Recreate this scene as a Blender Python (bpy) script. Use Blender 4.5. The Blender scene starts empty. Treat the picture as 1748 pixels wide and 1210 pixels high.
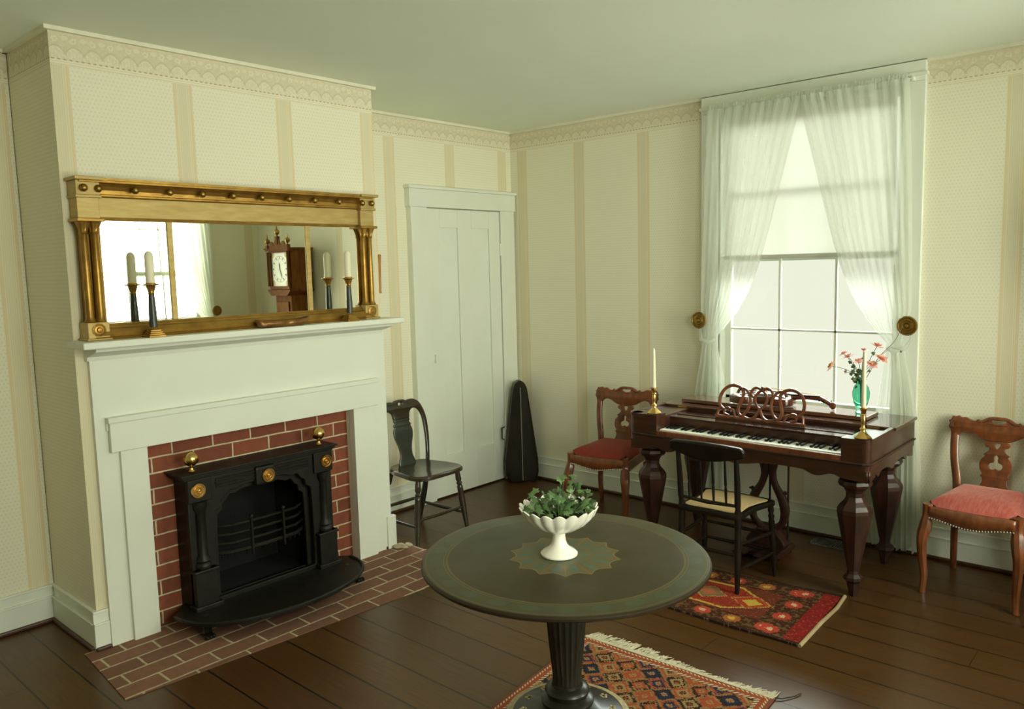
import bpy, bmesh, math, random
from mathutils import Vector, Matrix
random.seed(7)
PI = math.pi
S = bpy.context.scene
COL = S.collection

# ------------------------------------------------------------------ camera
FPX = 1357.9
yaw, pitch, roll = 2.3017, -0.1079, -0.0250
CAM = Vector((4.2009, -4.721, 1.6559))
f = Vector((math.cos(yaw)*math.cos(pitch), math.sin(yaw)*math.cos(pitch), math.sin(pitch)))
r = Vector((math.sin(yaw), -math.cos(yaw), 0)); u = r.cross(f)
rr = math.cos(roll)*r + math.sin(roll)*u; uu = -math.sin(roll)*r + math.cos(roll)*u
cd = bpy.data.cameras.new('camera'); cam = bpy.data.objects.new('camera', cd); COL.objects.link(cam)
cd.sensor_width = 36; cd.lens = FPX/1748*36; cd.clip_start = .05
M = Matrix((rr, uu, -f)).transposed().to_4x4(); M.translation = CAM
cam.matrix_world = M
S.camera = cam

# ------------------------------------------------------------------ view + render quality
S.view_settings.view_transform = 'Standard'
S.view_settings.look = 'None'
S.view_settings.gamma = 1
S.view_settings.use_curve_mapping = False
S.view_settings.exposure = 0.06
try:
    S.cycles.use_denoising = True
    S.cycles.max_bounces = 10
    S.cycles.diffuse_bounces = 6
    S.cycles.transparent_max_bounces = 16
    S.cycles.sample_clamp_indirect = 6
except Exception:
    pass

# ------------------------------------------------------------------ daylight: hazy sky, brightest towards the south-east (+x, -y)
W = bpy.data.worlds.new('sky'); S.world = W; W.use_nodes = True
nt = W.node_tree; nt.nodes.clear()
wo = nt.nodes.new('ShaderNodeOutputWorld'); bg = nt.nodes.new('ShaderNodeBackground')
tc = nt.nodes.new('ShaderNodeTexCoord'); sx = nt.nodes.new('ShaderNodeSeparateXYZ')
mr = nt.nodes.new('ShaderNodeMapRange'); mr.interpolation_type = 'SMOOTHSTEP'
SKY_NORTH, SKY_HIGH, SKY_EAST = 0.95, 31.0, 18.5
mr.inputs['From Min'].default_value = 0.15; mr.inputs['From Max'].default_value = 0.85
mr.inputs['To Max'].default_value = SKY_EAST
m2 = nt.nodes.new('ShaderNodeMapRange'); m2.interpolation_type = 'SMOOTHSTEP'      # unseen brighter band of northern sky, added to light sheers and room
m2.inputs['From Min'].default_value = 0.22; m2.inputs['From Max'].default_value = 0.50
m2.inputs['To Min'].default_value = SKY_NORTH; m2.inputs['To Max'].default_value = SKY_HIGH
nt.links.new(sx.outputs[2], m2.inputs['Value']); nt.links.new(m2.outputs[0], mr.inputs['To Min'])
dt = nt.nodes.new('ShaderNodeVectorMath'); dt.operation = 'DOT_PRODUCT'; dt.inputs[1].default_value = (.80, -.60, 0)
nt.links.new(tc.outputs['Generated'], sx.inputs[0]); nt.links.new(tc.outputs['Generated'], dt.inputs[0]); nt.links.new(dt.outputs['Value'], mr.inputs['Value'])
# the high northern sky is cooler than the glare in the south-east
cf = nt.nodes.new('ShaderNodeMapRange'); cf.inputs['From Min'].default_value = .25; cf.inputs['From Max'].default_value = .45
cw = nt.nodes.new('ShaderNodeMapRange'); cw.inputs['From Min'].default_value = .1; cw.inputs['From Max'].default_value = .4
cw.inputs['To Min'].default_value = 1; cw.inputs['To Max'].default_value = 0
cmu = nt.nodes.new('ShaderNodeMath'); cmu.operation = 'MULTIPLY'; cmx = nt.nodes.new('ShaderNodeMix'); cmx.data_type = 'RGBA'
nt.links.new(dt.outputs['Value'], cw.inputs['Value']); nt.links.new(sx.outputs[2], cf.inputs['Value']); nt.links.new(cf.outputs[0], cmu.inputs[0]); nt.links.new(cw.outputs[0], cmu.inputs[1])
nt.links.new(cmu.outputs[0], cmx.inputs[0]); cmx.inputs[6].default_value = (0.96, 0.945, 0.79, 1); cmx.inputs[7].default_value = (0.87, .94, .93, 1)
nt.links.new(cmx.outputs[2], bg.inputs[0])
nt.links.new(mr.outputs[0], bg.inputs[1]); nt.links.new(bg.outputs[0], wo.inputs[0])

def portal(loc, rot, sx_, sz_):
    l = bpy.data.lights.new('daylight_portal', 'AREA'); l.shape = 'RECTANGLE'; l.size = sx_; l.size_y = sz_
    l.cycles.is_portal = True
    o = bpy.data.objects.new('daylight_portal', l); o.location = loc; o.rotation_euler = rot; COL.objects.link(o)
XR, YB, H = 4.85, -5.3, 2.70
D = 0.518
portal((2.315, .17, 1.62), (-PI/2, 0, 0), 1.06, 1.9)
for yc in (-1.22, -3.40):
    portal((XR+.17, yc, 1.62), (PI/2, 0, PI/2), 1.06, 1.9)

# ------------------------------------------------------------------ material helpers
class N:
    def __init__(s, t, k): s.t, s.k = t, k
    def m(s, op, o=None, c=None):
        n = s.t.nodes.new('ShaderNodeMath'); n.operation = op
        for i, v in enumerate((s, o, c)):
            if v is None: continue
            if isinstance(v, N): s.t.links.new(v.k, n.inputs[i])
            else: n.inputs[i].default_value = v
        return N(s.t, n.outputs[0])
    def __add__(s, o): return s.m('ADD', o)
    def __radd__(s, o): return s.m('ADD', o)
    def __sub__(s, o): return s.m('SUBTRACT', o)
    def __rsub__(s, o): return (s*-1.0) + o
    def __mul__(s, o): return s.m('MULTIPLY', o)
    def __rmul__(s, o): return s.m('MULTIPLY', o)
    def __truediv__(s, o): return s.m('DIVIDE', o)
    def lt(s, o): return s.m('LESS_THAN', o)
    def gt(s, o): return s.m('GREATER_THAN', o)
    def abs(s): return s.m('ABSOLUTE')
    def fr(s): return s.m('FRACT')
    def fl(s): return s.m('FLOOR')
    def sin(s): return s.m('SINE')
    def mod(s, o): return s.m('FLOORED_MODULO', o)
    def mn(s, o): return s.m('MINIMUM', o)
    def mx(s, o): return s.m('MAXIMUM', o)
    def pw(s, o): return s.m('POWER', o)
def band(x, a, b): return x.gt(a)*x.lt(b)
def hyp(a, b): return (a*a+b*b).m('SQRT')
def new_mat(name):
    m = bpy.data.materials.new(name); m.use_nodes = True
    t = m.node_tree; b = t.nodes['Principled BSDF']
    return m, t, b
def coords(t, kind='Object'):
    tc = t.nodes.new('ShaderNodeTexCoord'); sp = t.nodes.new('ShaderNodeSeparateXYZ')
    t.links.new(tc.outputs[kind], sp.inputs[0])
    return tc.outputs[kind], N(t, sp.outputs[0]), N(t, sp.outputs[1]), N(t, sp.outputs[2])
def mixc(t, fac, a, b):
    n = t.nodes.new('ShaderNodeMix'); n.data_type = 'RGBA'
    if isinstance(fac, N): t.links.new(fac.k, n.inputs[0])
    else: n.inputs[0].default_value = fac
    for i, v in ((6, a), (7, b)):
        if isinstance(v, tuple): n.inputs[i].default_value = (*v[:3], 1)
        else: t.links.new(v, n.inputs[i])
    return n.outputs[2]
def noise(t, vec, scale=5, detail=3, stretch=None, rough=.5):
    if stretch:
        mp = t.nodes.new('ShaderNodeMapping'); mp.inputs['Scale'].default_value = stretch
        t.links.new(vec, mp.inputs[0]); vec = mp.outputs[0]
    n = t.nodes.new('ShaderNodeTexNoise'); n.inputs['Scale'].default_value = scale
    n.inputs['Detail'].default_value = detail; n.inputs['Roughness'].default_value = rough
    t.links.new(vec, n.inputs['Vector'])
    return N(t, n.outputs['Fac'])
def bump(t, b, h, strength=.2, dist=.01):
    n = t.nodes.new('ShaderNodeBump'); n.inputs['Strength'].default_value = strength; n.inputs['Distance'].default_value = dist
    t.links.new(h.k, n.inputs['Height']); t.links.new(n.outputs[0], b.inputs['Normal'])
def plain(name, c1, c2=None, rough=.5, metal=0, scale=8, stretch=None, spec=.5, bmp=0, coat=0):
    m, t, b = new_mat(name)
    v, x, y, z = coords(t)
    n = noise(t, v, scale, 4, stretch)
    nn = ((n-.5)*2.4+.5).mx(0).mn(1)
    t.links.new(mixc(t, nn, c1, c2 or tuple(k*.85 for k in c1)), b.inputs['Base Color'])
    b.inputs['Roughness'].default_value = rough; b.inputs['Metallic'].default_value = metal
    b.inputs['Specular IOR Level'].default_value = spec
    b.inputs['Coat Weight'].default_value = coat; b.inputs['Coat Roughness'].default_value = .1
    if bmp: bump(t, b, n, bmp, .004)
    return m

MT = {}
MT['trim'] = plain('white_paint', (.76,.79,.70), (.73,.76,.67), rough=.45, scale=3)
MT['ceiling'] = plain('ceiling_paint', (.79,.84,.73), (.76,.81,.70), rough=.9, scale=2)
MT['mahogany'] = plain('mahogany', (.062,.020,.008), (.024,.008,.004), rough=.32, scale=6, stretch=(1,6,6), coat=.45)
MT['mahogany_v'] = plain('mahogany_upright', (.050,.015,.007), (.018,.007,.004), rough=.42, scale=6, stretch=(6,6,1), coat=.0)
MT['rosewood'] = plain('carved_walnut', (.21,.06,.02), (.09,.025,.01), rough=.35, scale=14, stretch=(3,3,1), coat=.3)
MT['chairwood'] = plain('walnut_chair', (.25,.075,.022), (.10,.028,.010), rough=.3, scale=12, stretch=(3,3,1), coat=.35)
MT['clockwood'] = plain('maple_clock_wood', (.20,.078,.018), (.11,.038,.008), rough=.7, scale=9, stretch=(5,5,1), spec=.1)
MT['blackpaint'] = plain('black_chair_paint', (.006,.006,.004), (.016,.010,.006), rough=.33, scale=14, spec=.3)
MT['greenpaint'] = plain('dark_green_chair_paint', (.030,.034,.020), (.040,.022,.012), rough=.25, scale=9, coat=.3)
MT['iron'] = plain('cast_iron', (.007,.007,.004), (.013,.012,.008), rough=.45, scale=25, bmp=.25, spec=.3)
MT['soot_and_shade'] = plain('sooty_iron_and_shade', (.004,.004,.003), rough=.9)  # firebox soot; also the painted shade under the floor register
MT['brass'] = plain('brass', (.80,.55,.20), (.66,.42,.13), rough=.25, metal=1)
MT['nail'] = plain('steel_nail', (.50,.48,.40), rough=.4, metal=.8)
MT['oldbrass'] = plain('antique_brass', (.42,.27,.07), (.28,.17,.04), rough=.4, metal=1, scale=30)
MT['gilt'] = plain('gilt', (.44,.26,.055), (.28,.15,.028), rough=.36, metal=.75, scale=18, bmp=.1)
MT['giltlight'] = plain('gilt_frieze', (.50,.38,.15), (.40,.28,.09), rough=.5, metal=.5, scale=10, stretch=(1,1,5))
MT['wax'] = plain('candle_wax', (.82,.78,.60), (.78,.73,.54), rough=.5)
MT['darkstone'] = plain('dark_column', (.028,.035,.032), (.05,.055,.045), rough=.3, scale=20)
MT['ivory'] = plain('ivory_key', (.80,.80,.68), (.74,.73,.60), rough=.3)
MT['ebony'] = plain('ebony_key', (.008,.008,.008), rough=.3)
MT['milk'] = plain('milk_glass', (.88,.86,.76), (.84,.82,.71), rough=.22, coat=.5)
MT['leaf'] = plain('ivy_leaf', (.030,.085,.022), (.13,.21,.075), rough=.45, scale=30)
MT['darkleaf'] = plain('flower_leaf', (.05,.10,.03), (.10,.16,.05), rough=.5)
MT['soil'] = plain('potting_soil', (.02,.014,.008), (.07,.05,.03), rough=.9, scale=60, bmp=.6)
MT['petal'] = plain('pink_petal', (.88,.52,.42), (.76,.30,.22), rough=.6, scale=30)
MT['palepetal'] = plain('pale_petal', (.74,.50,.22), (.70,.36,.24), rough=.6, scale=30)
MT['case'] = plain('violin_case_wood', (.008,.006,.003), (.018,.012,.006), rough=.35, scale=8, stretch=(4,4,1), spec=.3)
MT['violin'] = plain('violin_varnish', (.16,.045,.015), (.07,.018,.008), rough=.18, coat=.6)
MT['vent'] = plain('floor_register_metal', (.26,.27,.23), (.10,.10,.09), rough=.4, metal=.4)
MT['shoe'] = plain('brown_shoe_moulding', (.075,.030,.012), (.05,.018,.008), rough=.4)
MT['fringe'] = plain('rug_fringe', (.62,.57,.42), (.45,.40,.27), rough=.9, scale=60)
MT['rugback'] = plain('rug_edge', (.42,.33,.19), (.30,.22,.11), rough=.9)
MT['boxwood'] = plain('boxwood', (.50,.22,.05), (.38,.15,.03), rough=.35)
MT['mortar'] = plain('mortar', (.50,.42,.28), (.38,.30,.2), rough=.95, scale=40)

def mk_wallpaper(name, off, period, axis):
    m, t, b = new_mat(name)
    v, x, y, z = coords(t)
    c = y if axis == 'y' else x
    # printed dots on a lattice
    p = .0175
    row = (z/p).fl()
    a = (c/(p*1.0) + row*.5).fr()-.5; bb = (z/p).fr()-.5
    dot = hyp(a, bb).lt(.22)
    base = mixc(t, dot*.5, (.80,.775,.625), (.62,.60,.46))
    # stripes made of fine vertical lines
    s = (c-off+period/2).mod(period) - period/2
    inb = s.abs().lt(.047)
    fine = (s*(1/.0095)).fr().lt(.5)
    stripe = mixc(t, fine, (.68,.60,.40), (.74,.68,.50))
    edge = band(s.abs(), .034, .042)
    stripe = mixc(t, edge*.7, stripe, (.72,.56,.30))
    stripe = mixc(t, s.abs().lt(.018)*.5, stripe, (.66,.61,.43))
    base = mixc(t, inb*.85, base, stripe)
    # border frieze below the ceiling
    q = (z-2.548)
    bc = (.75,.71,.56); dk = (.56,.50,.33); md = (.66,.60,.43)
    nz = noise(t, v, 90, 2)
    bcol = mixc(t, nz.gt(.52)*.5, bc, md)
    arch = (c*(PI/.075)).sin().abs()
    ah = .055+.028*arch
    bcol = mixc(t, (q.gt(ah))*.40, bcol, dk)
    bcol = mixc(t, (((c/.0125).fr()-.5).abs().lt(.13))*q.lt(ah-.012)*.35, bcol, md)
    rr_ = hyp(((c/.075).fr()-.5)*.075, q-.104)+(nz-.5)*.02
    bcol = mixc(t, band(rr_, .007, .013)*.7, bcol, (.78,.74,.58))
    bcol = mixc(t, hyp(((c/.075+.5).fr()-.5)*.055, q-.112).lt(.010)*.6, bcol, (.76,.72,.57))
    bcol = mixc(t, band(q-ah, -.007, .002)*.7, bcol, dk)
    bcol = mixc(t, (hyp(((c/.075+.5).fr()-.5)*.075, q-.05).lt(.008))*.45, bcol, dk)
    dash = (c/.024).fr().lt(.5)
    bcol = mixc(t, band(q, .022, .028)*dash*.8, bcol, (.40,.33,.18))
    bcol = mixc(t, band(q, .0, .022), bcol, (.80,.76,.60))
    bcol = mixc(t, (band(q, .013, .016)+band(q, .002, .006))*.8, bcol, md)
    base = mixc(t, q.gt(0), base, bcol)
    t.links.new(base, b.inputs['Base Color']); b.inputs['Roughness'].default_value = .8
    b.inputs['Specular IOR Level'].default_value = .25
    return m
WP_L = mk_wallpaper('wallpaper_fireplace_wall', -1.216, .558, 'y')
WP_LF = mk_wallpaper('wallpaper_near_wall', -3.503, .545, 'y')
WP_W = mk_wallpaper('wallpaper_window_wall', .118, .545, 'x')
WP_W2 = mk_wallpaper('wallpaper_window_wall_right', 3.385, .545, 'x')
WP_B = mk_wallpaper('wallpaper_chimney', -3.412, .537, 'y')
WP_BS = mk_wallpaper('wallpaper_chimney_side', 1.2, 3.0, 'x')
WP_R = mk_wallpaper('wallpaper_right_wall', -.12, .545, 'y')

def mk_floor():
    m, t, b = new_mat('dark_plank_floor')
    v, x, y, z = coords(t)
    w = .182
    yy = (y+1.762)/w
    row = yy.fl(); fy = yy.fr()
    gap = (fy.lt(.022)+fy.gt(.978)).mn(1)
    rnd = ((row*12.9898).sin()*43758.5).fr()
    xx = (x + rnd*3.1)/2.6
    gapx = xx.fr().lt(.0012)
    r2 = (((row*3.7+xx.fl()*7.3).sin())*4375.5).fr()
    n = noise(t, v, 5, 5, (1.2, 14, 1), .65)
    col = mixc(t, ((n-.5)*2.0+.5).mx(0).mn(1), (.105,.047,.011), (.050,.022,.006))
    col = mixc(t, r2*.5, col, (.060,.024,.010))
    g = (gap+gapx).mn(1)
    col = mixc(t, g, col, (.008,.004,.002))
    t.links.new(col, b.inputs['Base Color'])
    rg = noise(t, v, 1.2, 2)*.12+.24
    t.links.new(rg.k, b.inputs['Roughness'])
    b.inputs['Specular IOR Level'].default_value = .38; b.inputs['Specular Tint'].default_value = (1,.92,.78,1)
    bump(t, b, (1.0-g), .35, .003)
    return m
MT['floor'] = mk_floor()

def mk_brick(name, axes, c1, c2, mortar, bw, rh, ms, off=(0,0), rough=.85):
    m, t, b = new_mat(name)
    v, x, y, z = coords(t)
    cm = t.nodes.new('ShaderNodeCombineXYZ')
    A = {'x': x, 'y': y, 'z': z}
    wob = noise(t, v, 9, 2)
    t.links.new((A[axes[0]]+off[0]+(wob-.5)*.012).k, cm.inputs[0]); t.links.new((A[axes[1]]+off[1]+(wob-.5)*.008).k, cm.inputs[1])
    bt = t.nodes.new('ShaderNodeTexBrick'); t.links.new(cm.outputs[0], bt.inputs['Vector'])
    bt.inputs['Scale'].default_value = 1; bt.inputs['Brick Width'].default_value = bw; bt.inputs['Row Height'].default_value = rh
    bt.inputs['Mortar Size'].default_value = ms; bt.inputs['Mortar Smooth'].default_value = .3
    bt.inputs['Color1'].default_value = (*c1, 1); bt.inputs['Color2'].default_value = (*c2, 1); bt.inputs['Mortar'].default_value = (*mortar, 1)
    bt.inputs['Bias'].default_value = -.1
    n = noise(t, v, 30, 5)
    col = mixc(t, (n-.35).mx(0)*.9, bt.outputs['Color'], (c1[0]*.45, c1[1]*.45, c1[2]*.5))
    t.links.new(col, b.inputs['Base Color']); b.inputs['Roughness'].default_value = rough
    bump(t, b, (1.0-N(t, bt.outputs['Fac']))+n*.3, .6, .006)
    return m
MT['brick'] = mk_brick('red_brick', 'yz', (.26,.070,.032), (.16,.042,.022), (.62,.54,.36), .205, .0745, .0045, (3.235,.006))
MT['hearthbrick'] = mk_brick('hearth_brick', 'yx', (.23,.105,.060), (.15,.065,.036), (.50,.42,.27), .225, .106, .006, (.1,-.52))

def mk_sheer():
    m = bpy.data.materials.new('sheer_cotton'); m.use_nodes = True
    t = m.node_tree; t.nodes.clear()
    o = t.nodes.new('ShaderNodeOutputMaterial')
    tr = t.nodes.new('ShaderNodeBsdfTransparent'); tr.inputs[0].default_value = (1,1,1,1)
    tl = t.nodes.new('ShaderNodeBsdfTranslucent'); tl.inputs[0].default_value = (.85,.87,.80,1)
    df = t.nodes.new('ShaderNodeBsdfDiffuse'); df.inputs[0].default_value = (.84,.87,.80,1)
    m1 = t.nodes.new('ShaderNodeMixShader'); m1.inputs[0].default_value = .40
    m2 = t.nodes.new('ShaderNodeMixShader'); m2.inputs[0].default_value = .55
    t.links.new(tl.outputs[0], m1.inputs[1]); t.links.new(df.outputs[0], m1.inputs[2])
    t.links.new(tr.outputs[0], m2.inputs[1]); t.links.new(m1.outputs[0], m2.inputs[2]); t.links.new(m2.outputs[0], o.inputs[0])
    return m, m1, m2
MT['sheer'], _m1, _m2 = mk_sheer()
def mk_blind():
    m = bpy.data.materials.new('roller_blind_cloth'); m.use_nodes = True
    t = m.node_tree; t.nodes.clear()
    o = t.nodes.new('ShaderNodeOutputMaterial')
    tl = t.nodes.new('ShaderNodeBsdfTranslucent'); tl.inputs[0].default_value = (.43,.42,.36,1)
    df = t.nodes.new('ShaderNodeBsdfDiffuse'); df.inputs[0].default_value = (.76,.75,.66,1)
    m1 = t.nodes.new('ShaderNodeMixShader'); m1.inputs[0].default_value = .45
    t.links.new(tl.outputs[0], m1.inputs[1]); t.links.new(df.outputs[0], m1.inputs[2]); t.links.new(m1.outputs[0], o.inputs[0])
    return m
MT['blind'] = mk_blind()
def mk_glass():
    m = bpy.data.materials.new('window_glass'); m.use_nodes = True
    t = m.node_tree; t.nodes.clear()
    o = t.nodes.new('ShaderNodeOutputMaterial')
    tr = t.nodes.new('ShaderNodeBsdfTransparent'); tr.inputs[0].default_value = (.97,.99,.97,1)
    gl = t.nodes.new('ShaderNodeBsdfGlossy'); gl.inputs['Roughness'].default_value = .02
    fz = t.nodes.new('ShaderNodeFresnel'); fz.inputs[0].default_value = 1.35
    m1 = t.nodes.new('ShaderNodeMixShader')
    t.links.new(fz.outputs[0], m1.inputs[0]); t.links.new(tr.outputs[0], m1.inputs[1]); t.links.new(gl.outputs[0], m1.inputs[2]); t.links.new(m1.outputs[0], o.inputs[0])
    return m
MT['glass'] = mk_glass()
m, t, b = new_mat('green_glass'); b.inputs['Base Color'].default_value = (.32,.76,.58,1); b.inputs['Transmission Weight'].default_value = 1.0; b.inputs['Roughness'].default_value = .05; b.inputs['IOR'].default_value = 1.3
MT['greenglass'] = m
m, t, b = new_mat('mirror_glass'); b.inputs['Base Color'].default_value = (.90,.92,.84,1); b.inputs['Metallic'].default_value = 1; b.inputs['Roughness'].default_value = .01
MT['mirror'] = m

def mk_velvet(name, c1, c2, sheen):
    m, t, b = new_mat(name)
    v, x, y, z = coords(t)
    n = noise(t, v, 14, 5, (6, 1.2, 1), .7)
    t.links.new(mixc(t, ((n-.5)*2.6+.5).mx(0).mn(1), c1, c2), b.inputs['Base Color'])
    b.inputs['Roughness'].default_value = .75
    b.inputs['Sheen Weight'].default_value = sheen; b.inputs['Sheen Tint'].default_value = (1,.55,.5,1); b.inputs['Sheen Roughness'].default_value = .35
    bump(t, b, n, .3, .003)
    return m
MT['velvet'] = mk_velvet('crimson_velvet', (.36,.045,.035), (.52,.15,.12), .8)
MT['velvetdark'] = mk_velvet('deep_red_velvet', (.26,.022,.008), (.17,.014,.006), .15)

def mk_cane():
    m, t, b = new_mat('woven_cane')
    v, x, y, z = coords(t)
    p = .013
    fx = ((x/p).fr()-.5).abs(); fy = ((y/p).fr()-.5).abs()
    d1 = (((x+y)/(p*1.0)).fr()-.5).abs(); d2 = (((x-y)/(p*1.0)).fr()-.5).abs()
    st = (fx.lt(.14)+fy.lt(.14)).mn(1)
    hole = (1.0-st)*(d1.gt(.12))*(d2.gt(.12))
    t.links.new(mixc(t, hole*.55, (.78,.58,.31), (.34,.22,.10)), b.inputs['Base Color'])
    b.inputs['Roughness'].default_value = .5
    bump(t, b, 1.0-hole, .4, .002)
    return m
MT['cane'] = mk_cane()

def mk_tabletop():
    m, t, b = new_mat('painted_tabletop')
    v, x, y, z = coords(t)
    rad = hyp(x, y); th = y.m('ARCTAN2', x)
    n = noise(t, v, 14, 4)
    col = mixc(t, n, (.042,.034,.013), (.028,.021,.008))
    # outer border band with leaf scrolls
    R = .463
    bcol = mixc(t, n, (.055,.056,.026), (.042,.038,.017))
    lf = (((th*26).sin()*.5+.5) * (1.0-((rad-.415)/.03).abs())).gt(.35)
    bcol = mixc(t, lf*.35, bcol, (.05,.085,.055))
    col = mixc(t, rad.gt(.382), col, bcol)
    for a, bb in ((.378,.382), (.390,.392), (.447,.449)):
        col = mixc(t, band(rad, a, bb)*.7, col, (.17,.11,.035))
    # star medallion
    nn = 14.0
    rs = .183*(1.0-.13*((th*(nn/2)).sin().abs()))
    instar = rad.lt(rs)
    tan = mixc(t, noise(t, v, 40, 3), (.120,.094,.036), (.085,.068,.027))
    k = (th*(nn/(2*PI))).fr()-.5
    leaf = ((k*rad*(2*PI/nn))/.014).pw(2)
    leaf = ((k*rad*(2*PI/nn))*(1/.015))
    l2 = (rad-.125)/.036
    inl = hyp(leaf, l2).lt(1.0)
    tan = mixc(t, inl*.8, tan, (.055,.105,.080))
    l3 = (rad-.065)/.02
    inl2 = hyp(leaf*1.3, l3).lt(1.0)
    tan = mixc(t, inl2*.8, tan, (.07,.11,.08))
    tan = mixc(t, band(rad-rs, -.005, 0.0)*.8, tan, (.20,.14,.05))
    tan = mixc(t, k.abs().gt(.47)*.5, tan, (.20,.11,.05))
    col = mixc(t, instar, col, tan)
    col = mixc(t, rad.gt(.4565), col, (.022,.014,.007))
    t.links.new(col, b.inputs['Base Color'])
    t.links.new((noise(t, v, 5, 4)*.25+.25).k, b.inputs['Roughness'])
    b.inputs['Specular IOR Level'].default_value = .35; b.inputs['Specular Tint'].default_value = (1,.93,.78,1)
    return m
MT['tabletop'] = mk_tabletop()
MT['tablebase'] = plain('table_base_paint', (.020,.019,.011), (.013,.010,.006), rough=.35, coat=.1, spec=.35)
MT['stencil'] = plain('gold_stencil', (.42,.34,.15), (.22,.18,.08), rough=.5, scale=90)

def mk_rug1():
    m, t, b = new_mat('red_medallion_rug')
    v, x, y, z = coords(t, 'UV')
    # x along 0..1.2 m, y across 0..0.62 m
    L, Wd = 1.2, .62
    nz = noise(t, v, 38, 3); nb = noise(t, v, 12, 2)
    xq = (x*110).fl()/110.0+(nz-.5)*.012; yq = (y*110).fl()/110.0+(nz-.5)*.012
    cx = (xq-L/2).abs(); cy = (yq-Wd/2).abs()
    col = mixc(t, nz.gt(.5)*.6, (.30,.035,.018), (.20,.022,.014))
    # end bands of solid red, borders brown with rosettes
    brown = mixc(t, nz.gt(.55)*.8, (.060,.020,.010), (.14,.085,.035))
    inb = (cy.gt(Wd/2-.145)+cx.gt(L/2-.24)).mn(1)
    col = mixc(t, inb, col, brown)
    def ros(cx_, cy_, rad, c_out, c_in, col):
        d = hyp(cx_, cy_)+(nz-.5)*.02
        col = mixc(t, d.lt(rad)*.95, col, c_out)
        return mixc(t, d.lt(rad*.5)*.95, col, c_in)
    px = ((xq/.155).fr()-.5)*.155
    par = (xq/.155).fl().mod(2)
    col = mixc(t, (cy-(Wd/2-.085)).abs().lt(.001), col, brown)
    d = hyp(px, cy-(Wd/2-.085))+(nz-.5)*.022
    c_out = mixc(t, par, (.42,.06,.03), (.34,.11,.03)); c_in = mixc(t, par, (.62,.33,.24), (.55,.34,.06))
    col = mixc(t, d.lt(.042), col, c_out); col = mixc(t, d.lt(.018), col, c_in)
    py = ((yq/.155).fr()-.5)*.155
    d = hyp(cx-(L/2-.165), py)+(nz-.5)*.022
    col = mixc(t, d.lt(.042), col, (.42,.05,.03)); col = mixc(t, d.lt(.016), col, (.62,.42,.25))
    # stepped yellow outline of the field (hexagon)
    hexd = cy + ((cx-.16).mx(0))*.75
    col = mixc(t, band(hexd, .135, .15)*(1.0-inb), col, (.50,.36,.06))
    col = mixc(t, (hexd.gt(.15)*(1.0-inb))*.8, col, (.12,.035,.018))
    # field medallions
    for mx_, cc, ci in ((.17,(.16,.10,.05),(.50,.19,.07)), (.40,(.42,.05,.02),(.58,.42,.05)), (.63,(.20,.14,.07),(.45,.12,.05)), (.86,(.36,.04,.02),(.55,.40,.06))):
        dd = (xq-mx_).abs()*1.0+(yq-Wd/2).abs()*1.3+(nb-.5)*.03
        col = mixc(t, dd.lt(.10)*.9, col, cc); col = mixc(t, dd.lt(.055)*.9, col, ci)
        col = mixc(t, band(dd, .10, .108)*.8, col, (.50,.36,.08))
    # end panel
    col = mixc(t, cx.gt(L/2-.085), col, mixc(t, nz.gt(.5)*.6, (.24,.018,.014), (.15,.014,.012)))
    col = mixc(t, cy.gt(Wd/2-.022), col, (.035,.018,.012))
    speck = noise(t, v, 75, 1)
    col = mixc(t, speck.gt(.66)*.45, col, (.34,.22,.12))
    t.links.new(col, b.inputs['Base Color']); b.inputs['Roughness'].default_value = .9
    b.inputs['Specular IOR Level'].default_value = .1
    bump(t, b, nz, .5, .004)
    return m
MT['rug1'] = mk_rug1()
def mk_rug2():
    m, t, b = new_mat('diagonal_motif_rug')
    v, x, y, z = coords(t, 'UV')
    nz = noise(t, v, 45, 2)
    xq = (x*130).fl()/130.0; yq = (y*130).fl()/130.0
    p = .112
    a = (xq+yq)/p; c = (xq-yq)/p
    fa = a.fr()-.5; fc = c.fr()-.5
    ka = a.fl(); kc = c.fl()
    idx = (kc*1.0+ka*0.0).mod(3.0)
    # diamonds in diagonal rows of three colours
    d = fa.abs().mx(fc.abs())
    rust = (.27,.062,.024); navy = (.020,.022,.045); tan = (.27,.17,.065); dark = (.022,.013,.010)
    rowc = mixc(t, idx.lt(.5), mixc(t, idx.lt(1.5), navy, rust), tan)
    col = mixc(t, (d+(nz-.5)*.12).lt(.30), mixc(t, ((ka+kc).mod(2.0)).lt(.5), rust, dark), rowc)
    dj = d+(nz-.5)*.16
    col = mixc(t, dj.lt(.15)*.95, col, mixc(t, idx.lt(.5), tan, dark))
    col = mixc(t, dj.lt(.07)*.95, col, rust)
    tooth = ((fa*6).fr().lt(.5))*((fc*6).fr().lt(.5))
    col = mixc(t, band(dj, .33, .43)*tooth*.9, col, mixc(t, idx.lt(1.5), navy, tan))
    bar = (fa.abs().gt(.43)+fc.abs().gt(.43)).mn(1)*nz.gt(.47)
    col = mixc(t, bar*.6, col, tan)
    # borders
    e = x.mn(.86-x).mn(y)
    col = mixc(t, e.lt(.055), col, rust)
    col = mixc(t, band(e, .040, .055), col, mixc(t, ((x+y)/.02).fr().lt(.5), (.50,.42,.28), (.16,.05,.03)))
    col = mixc(t, band(e, .012, .022)*((x-y)/.018).fr().lt(.5), col, (.50,.40,.24))
    col = mixc(t, e.lt(.012), col, (.18,.06,.035))
    t.links.new(col, b.inputs['Base Color']); b.inputs['Roughness'].default_value = .9; b.inputs['Specular IOR Level'].default_value = .1
    bump(t, b, nz, .5, .004)
    return m
MT['rug2'] = mk_rug2()

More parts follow.
